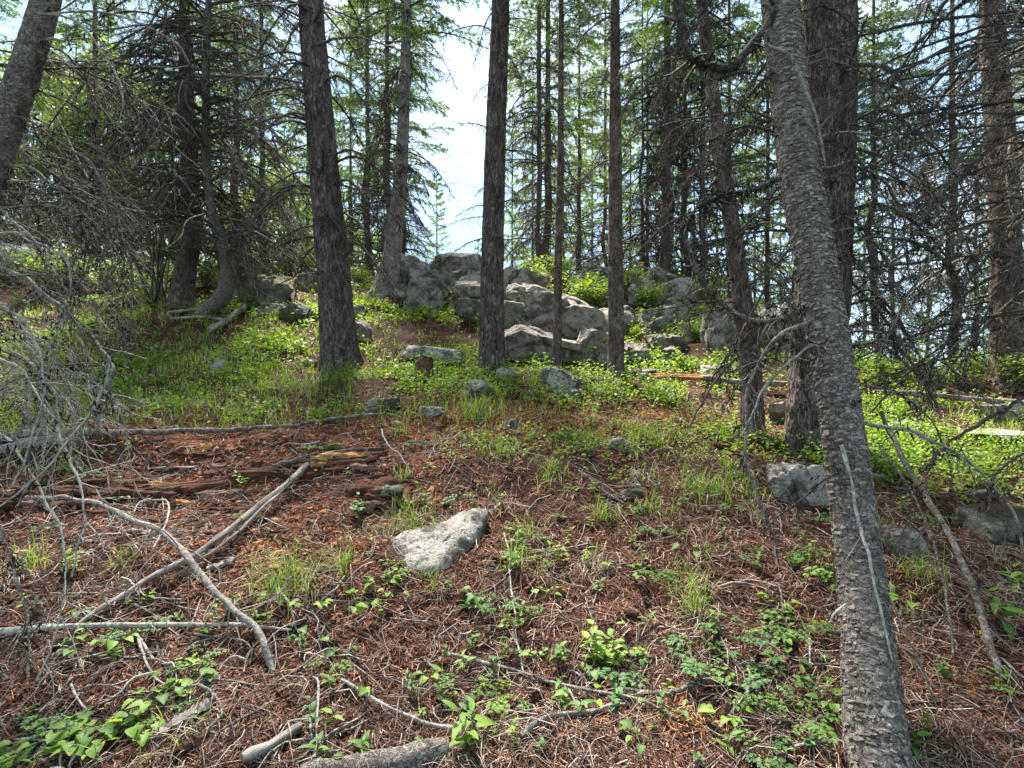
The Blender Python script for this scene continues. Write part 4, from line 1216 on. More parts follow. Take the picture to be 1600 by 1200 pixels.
    for q in range(26):
        y0 = r.uniform(-60, 560); L = r.uniform(120, 420); dr = r.uniform(0, 200)
        pix = [(1660, y0), (1650 - L * .35, y0 + dr * .1), (1650 - L * .75, y0 + dr * .55), (1650 - L, y0 + dr)]
        limb(RIGHT, pix, (3.4, r.uniform(2.5, 3.6)), .011, .004, 'twig', 11, .6, 360 + q, 16, lenf=(.14, .40))
    for q in range(20):
        y0 = r.uniform(-40, 560); s_ = 1 if q % 2 else -1; L = r.uniform(80, 200); dr = r.uniform(20, 140)
        x0 = 1290 + s_ * 30
        pix = [(x0, y0), (x0 + s_ * L * .35, y0 - 8), (x0 + s_ * L * .75, y0 + dr * .4), (x0 + s_ * L, y0 + dr)]
        limb(STOUT, pix, (4.1, r.uniform(3.4, 4.6)), .013, .005, 'twig', 18, .7, 380 + q, 36, lenf=(.12, .34))
    for q in range(18):
        y0 = r.uniform(0, 620); s_ = 1 if q % 3 else -1; L = r.uniform(70, 210); dr = r.uniform(-30, 130)
        i = int(np.argmin(np.abs(CAMZ + (600 - y0) / F * NEAR_PTS[:, 1] - NEAR_PTS[:, 2])))
        d0 = NEAR_PTS[i, 1]; x0 = 800 + F * NEAR_PTS[i, 0] / d0 + s_ * 20
        pix = [(x0, y0), (x0 + s_ * L * .35, y0 - 12), (x0 + s_ * L * .75, y0 + dr * .4), (x0 + s_ * L, y0 + dr + 10)]
        limb(NEAR, pix, (d0, d0 + r.uniform(-.25, .4)), .0055, .0022, ['twig', 'twig', 'twig_mid'][q % 3], 12, .6, 420 + q, 8, lenf=(.15, .42))
limbs()

# cluster of grey stems: a leafless shrub in the thicket
def stem_shrub():
    g = np.array(G(246, 476)); d = g[1]
    root = thing('leafless_shrub', g, 'leafless shrub of many thin grey stems beside the ragged brown trunk', 'shrub')
    r = np.random.default_rng(77)
    tips = [(60, 120), (130, 260), (185, 250), (235, 200), (268, 150), (262, 260), (240, 300), (215, 330), (300, 200), (190, 330), (280, 300), (150, 130)]
    for q, (a, b) in enumerate(tips):
        p0 = np.array([r.normal(0, .08), r.normal(0, .08), -0.05])
        p2 = P3(a, b, d + r.normal(0, 0.5)) - g
        mid = p0 * 0.45 + p2 * 0.55 + r.normal(0, 0.12, 3); mid[2] += .15
        pts = catmull([p0, mid, p2], 22)
        mb = MB()
        L = np.linalg.norm(p2 - p0)
        tube(mb, pts, [0.03 if q < 2 else 0.018, 0.006], 6)
        twigs_on(mb, pts, L, r, 16, 1, 0.0045, 0.35, start=0.3, lenf=(0.08, 0.26))
        link('stem', mb.mesh('stem', M['twig_mid' if q % 3 == 0 else 'twig']), root)
stem_shrub()

# ------------------------------------------------------------------ the wood behind the crest
def background():
    fir_g = 'dark firs beyond the crest'; lt_g = 'sunlit conifers beyond the crest'; br_g = 'leafy trees beyond the thicket'; bl_g = 'firs on the level ground'
    for px, d, c, cz, ht, q in [(-60, 17, 'broad0', 1.5, 9, 'behind the leaning grey trunk'), (40, 16, 'broad1', 1.2, 9, 'behind the broad pale sunlit rock'), (120, 19, 'broad0', 1.5, 11, 'behind the low pale rock'), (205, 17, 'broad1', 1.5, 9, 'behind the pale sunlit block'), (270, 21, 'broad0', 2, 11, 'far behind the leafless shrub'),
                             (455, 19, 'broad1', 0.8, 6.5, 'behind the pale rounded boulder, low and near'), (425, 24, 'broad0', 1, 9, 'far behind the big dark mossy boulder'), (560, 22, 'broad1', 1.0, 6, 'low between thick trunk and leaning pale fir')]:
        far_tree(px, d, c, cz, ht, 'bright spring green leafy tree ' + q, br_g, 0.7, dead=False, cs=1.35, name='leafy_tree')
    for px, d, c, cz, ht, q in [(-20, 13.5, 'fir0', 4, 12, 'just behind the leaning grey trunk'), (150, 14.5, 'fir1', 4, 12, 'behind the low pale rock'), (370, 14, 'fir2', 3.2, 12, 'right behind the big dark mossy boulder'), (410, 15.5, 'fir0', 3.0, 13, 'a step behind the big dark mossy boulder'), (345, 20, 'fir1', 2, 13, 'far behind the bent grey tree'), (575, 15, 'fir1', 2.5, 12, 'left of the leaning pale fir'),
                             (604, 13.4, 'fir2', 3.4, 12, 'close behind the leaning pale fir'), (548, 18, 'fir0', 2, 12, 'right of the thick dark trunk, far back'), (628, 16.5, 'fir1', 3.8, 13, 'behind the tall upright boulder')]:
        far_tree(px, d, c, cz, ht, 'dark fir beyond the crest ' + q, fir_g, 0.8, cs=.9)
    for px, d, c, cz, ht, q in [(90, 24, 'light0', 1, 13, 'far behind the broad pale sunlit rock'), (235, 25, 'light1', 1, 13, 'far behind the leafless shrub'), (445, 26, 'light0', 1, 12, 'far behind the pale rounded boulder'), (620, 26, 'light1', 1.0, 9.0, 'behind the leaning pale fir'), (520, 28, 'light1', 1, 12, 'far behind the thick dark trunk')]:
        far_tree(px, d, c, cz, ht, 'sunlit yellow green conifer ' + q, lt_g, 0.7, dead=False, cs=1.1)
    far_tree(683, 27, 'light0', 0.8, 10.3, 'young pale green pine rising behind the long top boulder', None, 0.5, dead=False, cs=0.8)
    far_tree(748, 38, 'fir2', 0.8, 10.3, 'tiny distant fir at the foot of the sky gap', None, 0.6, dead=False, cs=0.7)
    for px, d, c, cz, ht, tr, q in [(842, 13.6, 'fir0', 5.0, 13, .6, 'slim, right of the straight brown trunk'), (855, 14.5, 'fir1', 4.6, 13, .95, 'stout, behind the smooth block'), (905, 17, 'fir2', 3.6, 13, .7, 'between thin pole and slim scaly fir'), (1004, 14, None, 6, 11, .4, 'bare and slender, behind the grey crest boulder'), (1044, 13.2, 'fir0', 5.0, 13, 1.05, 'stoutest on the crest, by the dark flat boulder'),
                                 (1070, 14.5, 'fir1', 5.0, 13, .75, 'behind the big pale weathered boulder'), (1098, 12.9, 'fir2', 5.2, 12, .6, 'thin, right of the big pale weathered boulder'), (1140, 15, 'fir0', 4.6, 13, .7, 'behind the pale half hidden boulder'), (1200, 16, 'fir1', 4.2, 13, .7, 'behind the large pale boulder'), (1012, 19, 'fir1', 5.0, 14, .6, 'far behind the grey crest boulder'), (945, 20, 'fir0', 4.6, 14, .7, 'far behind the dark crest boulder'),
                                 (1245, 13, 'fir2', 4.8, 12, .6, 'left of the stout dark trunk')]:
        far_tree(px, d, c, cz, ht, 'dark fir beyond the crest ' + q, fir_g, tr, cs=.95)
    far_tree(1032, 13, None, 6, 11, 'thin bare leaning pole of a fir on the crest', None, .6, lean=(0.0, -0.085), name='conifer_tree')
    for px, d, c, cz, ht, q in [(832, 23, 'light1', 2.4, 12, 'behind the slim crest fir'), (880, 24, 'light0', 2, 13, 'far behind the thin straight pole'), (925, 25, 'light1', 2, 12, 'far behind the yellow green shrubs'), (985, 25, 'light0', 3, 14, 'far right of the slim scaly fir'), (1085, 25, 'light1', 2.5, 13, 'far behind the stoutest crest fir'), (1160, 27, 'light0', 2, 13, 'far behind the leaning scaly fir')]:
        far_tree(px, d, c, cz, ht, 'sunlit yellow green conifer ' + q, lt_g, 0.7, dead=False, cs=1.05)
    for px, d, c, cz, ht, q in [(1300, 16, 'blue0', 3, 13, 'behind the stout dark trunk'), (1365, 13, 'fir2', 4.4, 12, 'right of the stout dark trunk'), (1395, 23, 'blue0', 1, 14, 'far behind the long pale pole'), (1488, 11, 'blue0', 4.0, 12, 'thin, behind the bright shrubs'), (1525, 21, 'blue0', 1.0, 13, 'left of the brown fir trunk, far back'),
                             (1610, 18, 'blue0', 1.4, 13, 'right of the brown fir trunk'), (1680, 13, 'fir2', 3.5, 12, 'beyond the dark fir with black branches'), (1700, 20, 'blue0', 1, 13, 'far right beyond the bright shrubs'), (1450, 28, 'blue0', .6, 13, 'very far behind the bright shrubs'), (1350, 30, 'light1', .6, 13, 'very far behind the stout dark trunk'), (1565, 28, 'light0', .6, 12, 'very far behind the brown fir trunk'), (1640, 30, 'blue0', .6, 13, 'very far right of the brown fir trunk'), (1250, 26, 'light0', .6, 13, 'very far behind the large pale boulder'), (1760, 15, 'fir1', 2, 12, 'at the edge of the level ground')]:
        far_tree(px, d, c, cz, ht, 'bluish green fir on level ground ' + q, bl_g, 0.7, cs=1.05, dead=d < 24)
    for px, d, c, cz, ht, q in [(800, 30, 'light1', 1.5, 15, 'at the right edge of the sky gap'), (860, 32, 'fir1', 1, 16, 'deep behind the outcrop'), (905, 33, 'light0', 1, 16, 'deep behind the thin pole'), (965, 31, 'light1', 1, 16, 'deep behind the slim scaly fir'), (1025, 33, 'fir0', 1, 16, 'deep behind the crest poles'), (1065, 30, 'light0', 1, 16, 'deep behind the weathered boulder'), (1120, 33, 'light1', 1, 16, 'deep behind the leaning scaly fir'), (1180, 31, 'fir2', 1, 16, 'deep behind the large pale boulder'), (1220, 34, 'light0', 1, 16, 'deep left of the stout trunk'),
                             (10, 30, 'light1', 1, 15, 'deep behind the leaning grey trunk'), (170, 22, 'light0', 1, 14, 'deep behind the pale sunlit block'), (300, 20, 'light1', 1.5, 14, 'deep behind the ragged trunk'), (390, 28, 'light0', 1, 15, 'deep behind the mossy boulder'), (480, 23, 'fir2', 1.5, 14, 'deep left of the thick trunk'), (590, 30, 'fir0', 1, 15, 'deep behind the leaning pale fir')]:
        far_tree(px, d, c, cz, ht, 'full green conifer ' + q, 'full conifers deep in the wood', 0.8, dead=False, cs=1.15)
    # neighbours of the stand, standing around the camera, that shade the slope
    for x, y in [(-9.2, 6.6), (6.5, 2.0), (-3.2, -3.5), (3.0, -4.5)]:
        z = hz(x, y)
        root = thing('conifer_tree', (x, y, z), 'tall fir of the surrounding stand shading the slope', 'tree', 'firs around the clearing')
        t = link('trunk', FT[0], root); t.scale = (1.2, 1.2, 1)
        c = link('crown', CR['fir%d' % (int(abs(x * 7)) % 3)], root); c.location = (0, 0, 5); c.scale = (1.15, 1.15, .9)
background()

# ------------------------------------------------------------------ fallen wood
def on_ground(pix, lift=0.0):
    return np.array([np.array(G(a, b)) + np.array([0, 0, lift]) for a, b in pix])

def fallen(name, pix, r0, r1, label, mat, cat, lift=None, sides=10, twigs=0, group=None, wob=0.006, seed=0, lifts=None, ends=True, tw_len=(0.06, 0.2), rag=0.0):
    lift = r0 * 0.55 if lift is None else lift
    p = on_ground(pix, lift)
    if lifts is not None: p[:, 2] += np.array(lifts)
    n = max(8, int(np.linalg.norm(np.diff(p, axis=0), axis=1).sum() / 0.035))
    c = catmull(p, n)
    L = np.linalg.norm(np.diff(c, axis=0), axis=1).sum()
    t = np.linspace(0, L * 7, n)
    c = c + np.stack([fbm(np.stack([t + q * 31 + seed, 0 * t, 0 * t], 1), 3, seed) for q in range(3)], 1) * wob
    base = c[0].copy()
    r = np.random.default_rng(seed + 900)
    mb = MB()
    def dsp(s, a, rr):
        q = np.stack([np.cos(a) * 2.2, np.sin(a) * 2.2, s * (3 if rag else 9)], -1).reshape(-1, 3)
        o_ = 1 + (0.15 + rag * .6) * fbm(q, 3, seed)
        if rag: o_ = o_ + rag * .45 * fbm(q * np.array([3.4, 3.4, .9]), 2, seed + 4)
        return o_.reshape(s.shape)
    tube(mb, c - base, np.linspace(r0, r1, 25) * (1 + 0.09 * r.normal(size=25)) * np.concatenate([[.85], np.ones(23), [.75]]), sides, cap=ends, disp=dsp)
    if twigs: twigs_on(mb, c - base, L, r, twigs, 1, max(0.0022, r1 * 0.35), 0.1, lenf=tw_len)
    qt = Vector(c[-1] - c[0]).to_track_quat('X', 'Z')          # grain runs along local X
    rm = np.array(qt.to_matrix())
    mb.v = [vv @ rm for vv in mb.v]
    o = link(name, mb.mesh(name, M[mat]), loc=base)
    o.rotation_euler = qt.to_euler()
    tag(o, label, cat, group)
    return o

def logs():
    fallen('fallen_pole', [(-80, 726), (60, 706), (200, 690), (330, 676), (450, 663), (600, 650)], .030, .012, 'long thin grey fallen pole lying uphill of the rotten log', 'bark_pale', 'log', lifts=[.05] * 6, twigs=14, seed=1, wob=.012)
    fallen('fallen_pole', [(-60, 1006), (80, 1003), (230, 1003), (360, 1002), (456, 996)], .013, .005, 'straight thin grey pole lying under the curved branch', 'twig_pale', 'log', lifts=[.05, .05, .05, .04, .02], twigs=18, seed=2)
    fallen('fallen_branch', [(40, 826), (110, 832), (170, 850), (260, 905), (340, 985), (400, 1022), (428, 1052)], .012, .012, 'curved bark covered branch arching down to the litter', 'twig_mid', 'branch', lifts=[.16, .17, .17, .15, .12, .08, .0], twigs=18, seed=3, wob=.008)
    fallen('fallen_branch', [(482, 738), (440, 790), (380, 835), (300, 900), (210, 950), (110, 1000)], .020, .012, 'split silvery branch crossing under the curved branch', 'wood_grey', 'branch', lifts=[.08, .07, .06, .06, .04, .02], twigs=16, seed=4, rag=.15)
    fallen('fallen_branch', [(474, 752), (420, 812), (350, 870), (270, 925)], .009, .006, 'thin splinter lying along the split silvery branch', 'wood_grey', 'branch', lifts=[.09, .08, .06, .04], twigs=3, seed=5, rag=.15)
    fallen('fallen_branch', [(600, 695), (520, 708), (460, 728), (430, 742)], .014, .018, 'mossy stick end above the split silvery branch', 'twig_mid', 'branch', lifts=[.03] * 4, seed=6)
    fallen('fallen_log', [(700, 1176), (620, 1188), (540, 1200), (470, 1216)], .034, .036, 'lichen spotted grey log at the lower edge of the slope', 'bark_grey', 'log', seed=7, sides=20)
    fallen('fallen_branch', [(472, 1146), (430, 1176), (380, 1206)], .014, .018, 'short broken grey branch beside the lichen spotted log', 'wood_grey', 'branch', lifts=[.02] * 3, seed=8, rag=.15)
    fallen('fallen_log', [(1096, 603), (1160, 611), (1250, 617), (1320, 623)], .032, .030, 'pale barked log with an orange splintered broken end', 'bark_pale', 'log', lifts=[.09] * 4, seed=9, sides=16)
    fallen('fallen_pole', [(1366, 627), (1440, 632), (1520, 640), (1640, 650)], .026, .020, 'long pale pole lying before the bright shrubs', 'bark_pale', 'log', lifts=[.12] * 4, seed=10, twigs=6, sides=12)
    fallen('fallen_branch', [(1376, 742), (1420, 830), (1480, 930), (1530, 1010), (1560, 1078)], .013, .013, 'dead grey stem slanting down beside the grey flaky trunk', 'bark_grey', 'branch', lifts=[.42, .33, .2, .1, .0], seed=11, twigs=4)
    fallen('fallen_branch', [(1374, 790), (1430, 870), (1470, 950), (1490, 1050)], .007, .004, 'thin grey stem below the slanting dead stem', 'twig_mid', 'branch', lifts=[.35, .25, .12, .02], seed=12, twigs=6)
    fallen('fallen_pole', [(262, 494), (320, 492), (352, 493)], .024, .02, 'upper of two weathered poles by the bent tree', 'wood_grey', 'log', lifts=[.06] * 3, seed=13, rag=.2)
    fallen('fallen_pole', [(268, 501), (310, 499), (350, 501)], .02, .024, 'lower of two weathered poles by the bent tree', 'wood_grey', 'log', lifts=[.03] * 3, seed=14, rag=.2)
    fallen('broken_log', [(328, 512), (352, 503), (384, 492)], .05, .04, 'pale broken log piece leaning on the weathered poles', 'wood_grey', 'log', lifts=[.02, .04, .06], seed=15, rag=.3)
    rl = fallen('rotten_log', [(575, 722), (500, 735), (400, 748), (280, 758), (160, 770), (-40, 792)], .04, .07, 'old decayed log broken into red shards on the slope', 'wood_red', 'log', lifts=[-.05] * 6, seed=16, sides=40, rag=.42, wob=.008)
    rs = np.random.default_rng(161)
    inv = np.array(rl.rotation_euler.to_matrix()); lb = np.array(rl.location)
    for q in range(70):
        px = rs.uniform(-30, 580); row = 722 + (575 - px) * .115 + rs.normal(4, 13)
        g = np.array(G(px, row)); L = rs.uniform(.08, .42); w = rs.uniform(.006, .022); a = rs.normal(.02, .12)
        t = np.linspace(-.5, .5, 9)
        ww = w * (1 - (2 * np.abs(t)) ** rs.uniform(1.5, 4)) * (1 + .3 * rs.normal(size=9)) + .0015
        lift = .012 + rs.uniform(0, .045) * (abs(row - 726 - (575 - px) * .115) < 14)
        v = []
        for tt, w_ in zip(t, ww):
            for sy, zz in ((-1, -.012), (-.7, .008), (.7, .010), (1, -.012)):
                v.append([tt * L * math.cos(a) - sy * w_ * math.sin(a), tt * L * math.sin(a) + sy * w_ * math.cos(a), zz + .26 * (tt * L * math.sin(a) + sy * w_) + .003 * rs.normal() + tt * L * .06 * rs.normal()])
        v = (np.array(v) + g + np.array([0, 0, lift]) - lb) @ inv
        fs = [[i * 4 + j, i * 4 + j + 1, i * 4 + j + 5, i * 4 + j + 4] for i in range(8) for j in range(3)]
        mb = MB(); mb.add(v, fs)
        link('shard', mb.mesh('shard', M[['wood_red', 'wood_brown', 'wood_red', 'wood_orange', 'wood_red'][q % 5 if q % 3 else 0]], False), rl)
    fallen('rotten_log', [(120, 706), (60, 712), (-60, 730)], .035, .04, 'bleached log end under the long thin grey fallen pole', 'wood_grey', 'log', lifts=[.01] * 3, seed=17, sides=16, rag=.3)
    fallen('fallen_branch', [(905, 742), (935, 768), (975, 797)], .009, .007, 'short thick stick in the litter below the sunny grass', 'twig_mid', 'branch', lifts=[.03] * 3, seed=18, twigs=4)
    fallen('fallen_branch', [(790, 838), (797, 905), (806, 965), (815, 1040)], .004, .004, 'straight pale stick lying straight downhill', 'twig_pale', 'branch', lifts=[.03, .03, .02, .03], seed=19, twigs=1)
    fallen('fallen_branch', [(535, 1075), (600, 1108), (660, 1130), (716, 1146)], .005, .006, 'pale stick lying above the lichen spotted log', 'twig_pale', 'branch', lifts=[.03] * 4, seed=20, twigs=4)
    fallen('fallen_branch', [(815, 1170), (850, 1140), (900, 1138), (940, 1128)], .009, .007, 'crooked lichen branch among the seedlings', 'twig_mid', 'branch', lifts=[.02] * 4, seed=21, twigs=5)
    fallen('fallen_branch', [(700, 1000), (760, 1028), (830, 1045), (900, 1075), (990, 1110), (1060, 1140)], .006, .005, 'long wavy stick across the needle litter', 'twig_pale', 'branch', lifts=[.02, .03, .02, .03, .02, .02], seed=22, twigs=8)
    fallen('fallen_branch', [(960, 1085), (1040, 1092), (1110, 1082), (1190, 1100)], .008, .006, 'grey stick lying past the orange needle clump', 'twig_mid', 'branch', lifts=[.02] * 4, seed=23, twigs=5)
    fallen('fallen_branch', [(596, 678), (606, 700), (625, 720), (642, 742)], .006, .005, 'bent white stick standing by the hollow rotten stump', 'twig_pale', 'branch', lifts=[.1, .08, .05, .03], seed=24)
    fallen('fallen_branch', [(225, 792), (262, 800), (262, 835), (240, 880)], .006, .004, 'hooked white twig between the rotten log and the curved branch', 'twig_pale', 'branch', lifts=[.08, .1, .06, .02], seed=25)
    fallen('fallen_branch', [(950, 690), (962, 655), (970, 620)], .006, .003, 'dark twig standing upright in the sunny grass', 'twig', 'branch', lifts=[0, .12, .2], seed=26, twigs=3)
    fallen('fallen_branch', [(300, 1180), (350, 1150), (300, 1100), (180, 1140)], .005, .004, 'thin looping stick over the broad leaved patch', 'twig_mid', 'branch', lifts=[.02, .04, .04, .02], seed=27)
    # broken end of the pale log: splinters
    p0 = np.array(G(1096, 603)) + np.array([0, 0, .10])
    log = [o for o in COL.objects if o.get('label', '').startswith('pale barked log')][0]
    r = np.random.default_rng(5)
    base = np.array(log.location); inv = np.array(log.rotation_euler.to_matrix())
    for q in range(9):
        L = r.uniform(.25, .64); a = np.array([-L, 0.02 * r.normal(), L * .05 + r.normal() * .01])
        off = np.array([0.02, r.normal() * .016, r.normal() * .014])
        mb = MB()
        pts = catmull([off + [0.1, 0, 0], off + a * .5, off + a], 8)
        tube(mb, (pts + p0 - base) @ inv, [.017, .013, .003], 4)
        link('splinter', mb.mesh('splinter', M['wood_orange'], False), log)
    # loose sticks of the litter
    lab = 'loose dry stick lying on the needle litter'
    r = np.random.default_rng(55)
    k = 0
    while k < 190:
        px, row = r.uniform(-40, 1640), 660 + 560 * r.uniform() ** 0.8
        if k % 5 < 2: px = r.uniform(-60, 560)
        a = r.uniform(0, np.pi); ln = r.uniform(40, 150) * (0.5 + (row - 650) / 600)
        q = [(px + math.cos(a) * ln * s, row + math.sin(a) * ln * s * 0.6) for s in (-.5, -.15, .2, .5)]
        q = [(x + r.normal() * ln * .05, min(y + r.normal() * ln * .05, 1260)) for x, y in q]
        if min(y for x, y in q) < 640: continue
        fallen('fallen_stick', q, r.uniform(.0025, .006), .002, lab, ['twig_pale', 'twig_mid', 'twig_pale', 'twig_mid', 'twig'][k % 5], 'stick', lifts=list(r.uniform(.004, .03, 4)), seed=1000 + k, twigs=int(r.integers(0, 4)), sides=5, group='loose sticks on the litter', ends=False)
        k += 1
logs()

def stump():
    # short brown stump before the slab
    g = np.array(G(662, 592)); k = g[1] / F
    root = thing('tree_stump', g, 'short brown stump with a splintered top before the slab', 'stump')
    mb = MB()
    pts = np.array([[0, 0, -.05], [0, 0, .05], [.01, 0, .14], [.03, 0, 34 * k]])
    tube(mb, catmull(pts, 30), [20 * k, 17 * k, 15 * k, 14 * k, 9 * k], 28, cap=True, disp=bark_disp('furrow', 9))
    link('trunk', mb.mesh('stump_trunk', M['bark_inner']), root)
    # hollow rotten stump and its crumbled wood
    g = np.array(G(575, 775))
    root = thing('rotten_stump', g, 'hollow rotten stump crumbling into red wood chunks', 'stump')
    d, f = ico(5)
    v = d * np.array([.26, .2, .11])
    n = d.copy()
    v = v + n * (0.035 * fbm(d * 2.4, 4, 5) + .012 * fbm(d * 14, 3, 6))[:, None]
    # the cavity on its downhill side
    ca = np.array([-.30, -.80, .38]); ca /= np.linalg.norm(ca)
    h = np.exp(-((np.arccos(np.clip(d @ ca, -1, 1))) / np.where(np.abs(d[:, 0] + .3) > .35, .26, .34)) ** 2)
    v = v * (1 - 0.78 * h)[:, None]
    mb = MB(); mb.add(v, f)
    link('shell', mb.mesh('shell', M['wood_red']), root, (0, .06, -.02))
    r = np.random.default_rng(8)
    for q in range(3):
        d2, f2 = ico(4)
        s = [(.14, .10, .06), (.12, .10, .07), (.15, .09, .05)][q]
        v = rock_verts(800 + q, s, 4, 9, .12)[0]
        mb = MB(); mb.add(v, f2)
        o = link('lump', mb.mesh('lump', M[('rock_dark', 'wood_brown', 'wood_red')[q]]), root, [(.16, -.06, .05), (.03, -.16, -.02), (-.22, -.12, -.02)][q])
stump()

# ------------------------------------------------------------------ litter that nobody could count
def scatter(n, px=(-450, 2150), row=(640, 1330), seed=0, power=1.0):
    r = np.random.default_rng(seed)
    a = r.uniform(*px, n); b = row[0] + (row[1] - row[0]) * r.uniform(0, 1, n) ** power
    x, y = ground_many(a, b)
    ok = ~np.isnan(y)
    x, y = x[ok], y[ok]
    return x, y, height(x, y), r

def litter():
    # needles
    x, y, z, r = scatter(140000, row=(600, 1400), seed=1)
    n = len(x)
    a = r.uniform(0, 2 * np.pi, n)
    ln = r.uniform(.018, .055, n) * np.clip(0.7 + y * .16, .8, 2.2)
    wd = .0011 * np.clip(0.55 + y * .32, .9, 3)
    sl = np.stack([np.cos(a), np.sin(a), 0.26 * np.sin(a) + r.normal(0, .22, n)], 1)
    c = np.stack([x, y, z + r.uniform(.002, .016, n)], 1)
    sdv = np.stack([-np.sin(a), np.cos(a), r.normal(0, .5, n)], 1); sdv *= (wd / np.linalg.norm(sdv, axis=1))[:, None]
    e = sl * (ln / 2)[:, None]
    v = np.stack([c - e - sdv, c + e - sdv, c + e + sdv, c - e + sdv], 1).reshape(-1, 3)
    mb = MB(); mb.add(v, np.arange(4 * n).reshape(-1, 4))
    o = link('needle_litter', mb.mesh('needle_litter', M['needles'], False))
    tag(o, 'fallen brown conifer needles covering the slope', 'needles', kind='stuff')
    # fine twigs
    x, y, z, r = scatter(15000, row=(610, 1400), seed=2)
    kp = r.uniform(size=len(x)) < .5 + .7 * sstep(.45, .7, fbm(np.stack([x, y, 0 * x], 1) * 1.6, 3, 91) * .5 + .5)
    x, y, z = x[kp], y[kp], z[kp]
    mb = MB(); n = len(x)
    a = r.uniform(0, 2 * np.pi, n); ln = r.uniform(.05, .26, n) * np.clip(.6 + .15 * y, .7, 1.6)
    ts = np.linspace(-.5, .5, 4)
    bend = r.normal(0, .18, n); rad = r.uniform(.0009, .0024, n) * np.clip(.6 + y * .25, .9, 2.2)
    P = np.zeros((n, 4, 3))
    for q, t in enumerate(ts):
        aa = a + bend * 4 * t
        P[:, q, 0] = x + np.cos(a) * ln * t - np.sin(a) * ln * bend * (t * t * 4 - .5)
        P[:, q, 1] = y + np.sin(a) * ln * t + np.cos(a) * ln * bend * (t * t * 4 - .5)
    P[:, :, 2] = height(P[:, :, 0].ravel(), P[:, :, 1].ravel()).reshape(n, 4) + r.uniform(.003, .02, (n, 1)) + r.uniform(0, .02, (n, 4))
    dirx = np.stack([-np.sin(a), np.cos(a), 0 * a], 1)[:, None]
    upv = np.array([0, 0, 1.0])[None, None]
    ring = [dirx * 1.0, -dirx * .5 + upv * .87, -dirx * .5 - upv * .87]
    tp = np.linspace(1, .5, 4)[None, :, None] * rad[:, None, None]
    V = np.stack([P + q * tp for q in ring], 2).reshape(-1, 3)
    i = (np.arange(n) * 12)[:, None, None] + (np.arange(3) * 3)[None, :, None] + np.arange(3)[None, None]
    j = (np.arange(n) * 12)[:, None, None] + (np.arange(3) * 3)[None, :, None] + ((np.arange(3) + 1) % 3)[None, None]
    fc = np.stack([i, j, j + 3, i + 3], -1).reshape(-1, 4)
    mb.add(V, fc)
    o = link('twig_litter', mb.mesh('twig_litter', M['litter_twig']))
    tag(o, 'fine dry twigs strewn over the needle litter', 'twigs', kind='stuff')
    # chips of red rotten wood
    x, y, z, r = scatter(34000, row=(640, 1250), seed=3)
    keep = r.uniform(size=len(x)) < red_mask(x, y) * .95 + .07
    x, y, z = x[keep], y[keep], z[keep]; n = len(x)
    a = r.uniform(0, 6.28, n)
    L = r.uniform(.006, .03, n) * np.clip(.6 + .16 * y, .8, 1.6); W = L * r.uniform(.3, .7, n); T = L * r.uniform(.12, .35, n)
    ax = np.stack([np.cos(a), np.sin(a), .26 * np.sin(a) + r.normal(0, .25, n)], 1); ay = np.stack([-np.sin(a), np.cos(a), r.normal(0, .35, n)], 1)
    az = np.cross(ax, ay)
    c = np.stack([x, y, z + .004], 1)
    cs = []
    for sz in (0, 1):
        for sx, sy in ((-1, -1), (1, -1), (1, 1), (-1, 1)):
            k = r.uniform(.6, 1.1, (n, 1))
            cs.append(c + ax * (L * sx)[:, None] * k / 2 + ay * (W * sy)[:, None] * k / 2 + az * (T * sz)[:, None])
    V = np.stack(cs, 1).reshape(-1, 3)
    b = np.arange(n)[:, None, None] * 8 + np.array([[4, 5, 6, 7], [0, 1, 5, 4], [1, 2, 6, 5], [2, 3, 7, 6], [3, 0, 4, 7]])[None]
    mb = MB(); mb.add(V, b.reshape(-1, 4))
    o = link('rotten_wood_chips', mb.mesh('rotten_wood_chips', M['chips'], False))
    tag(o, 'crumbled chips of red rotten wood on the slope', 'wood chips', kind='stuff')
litter()

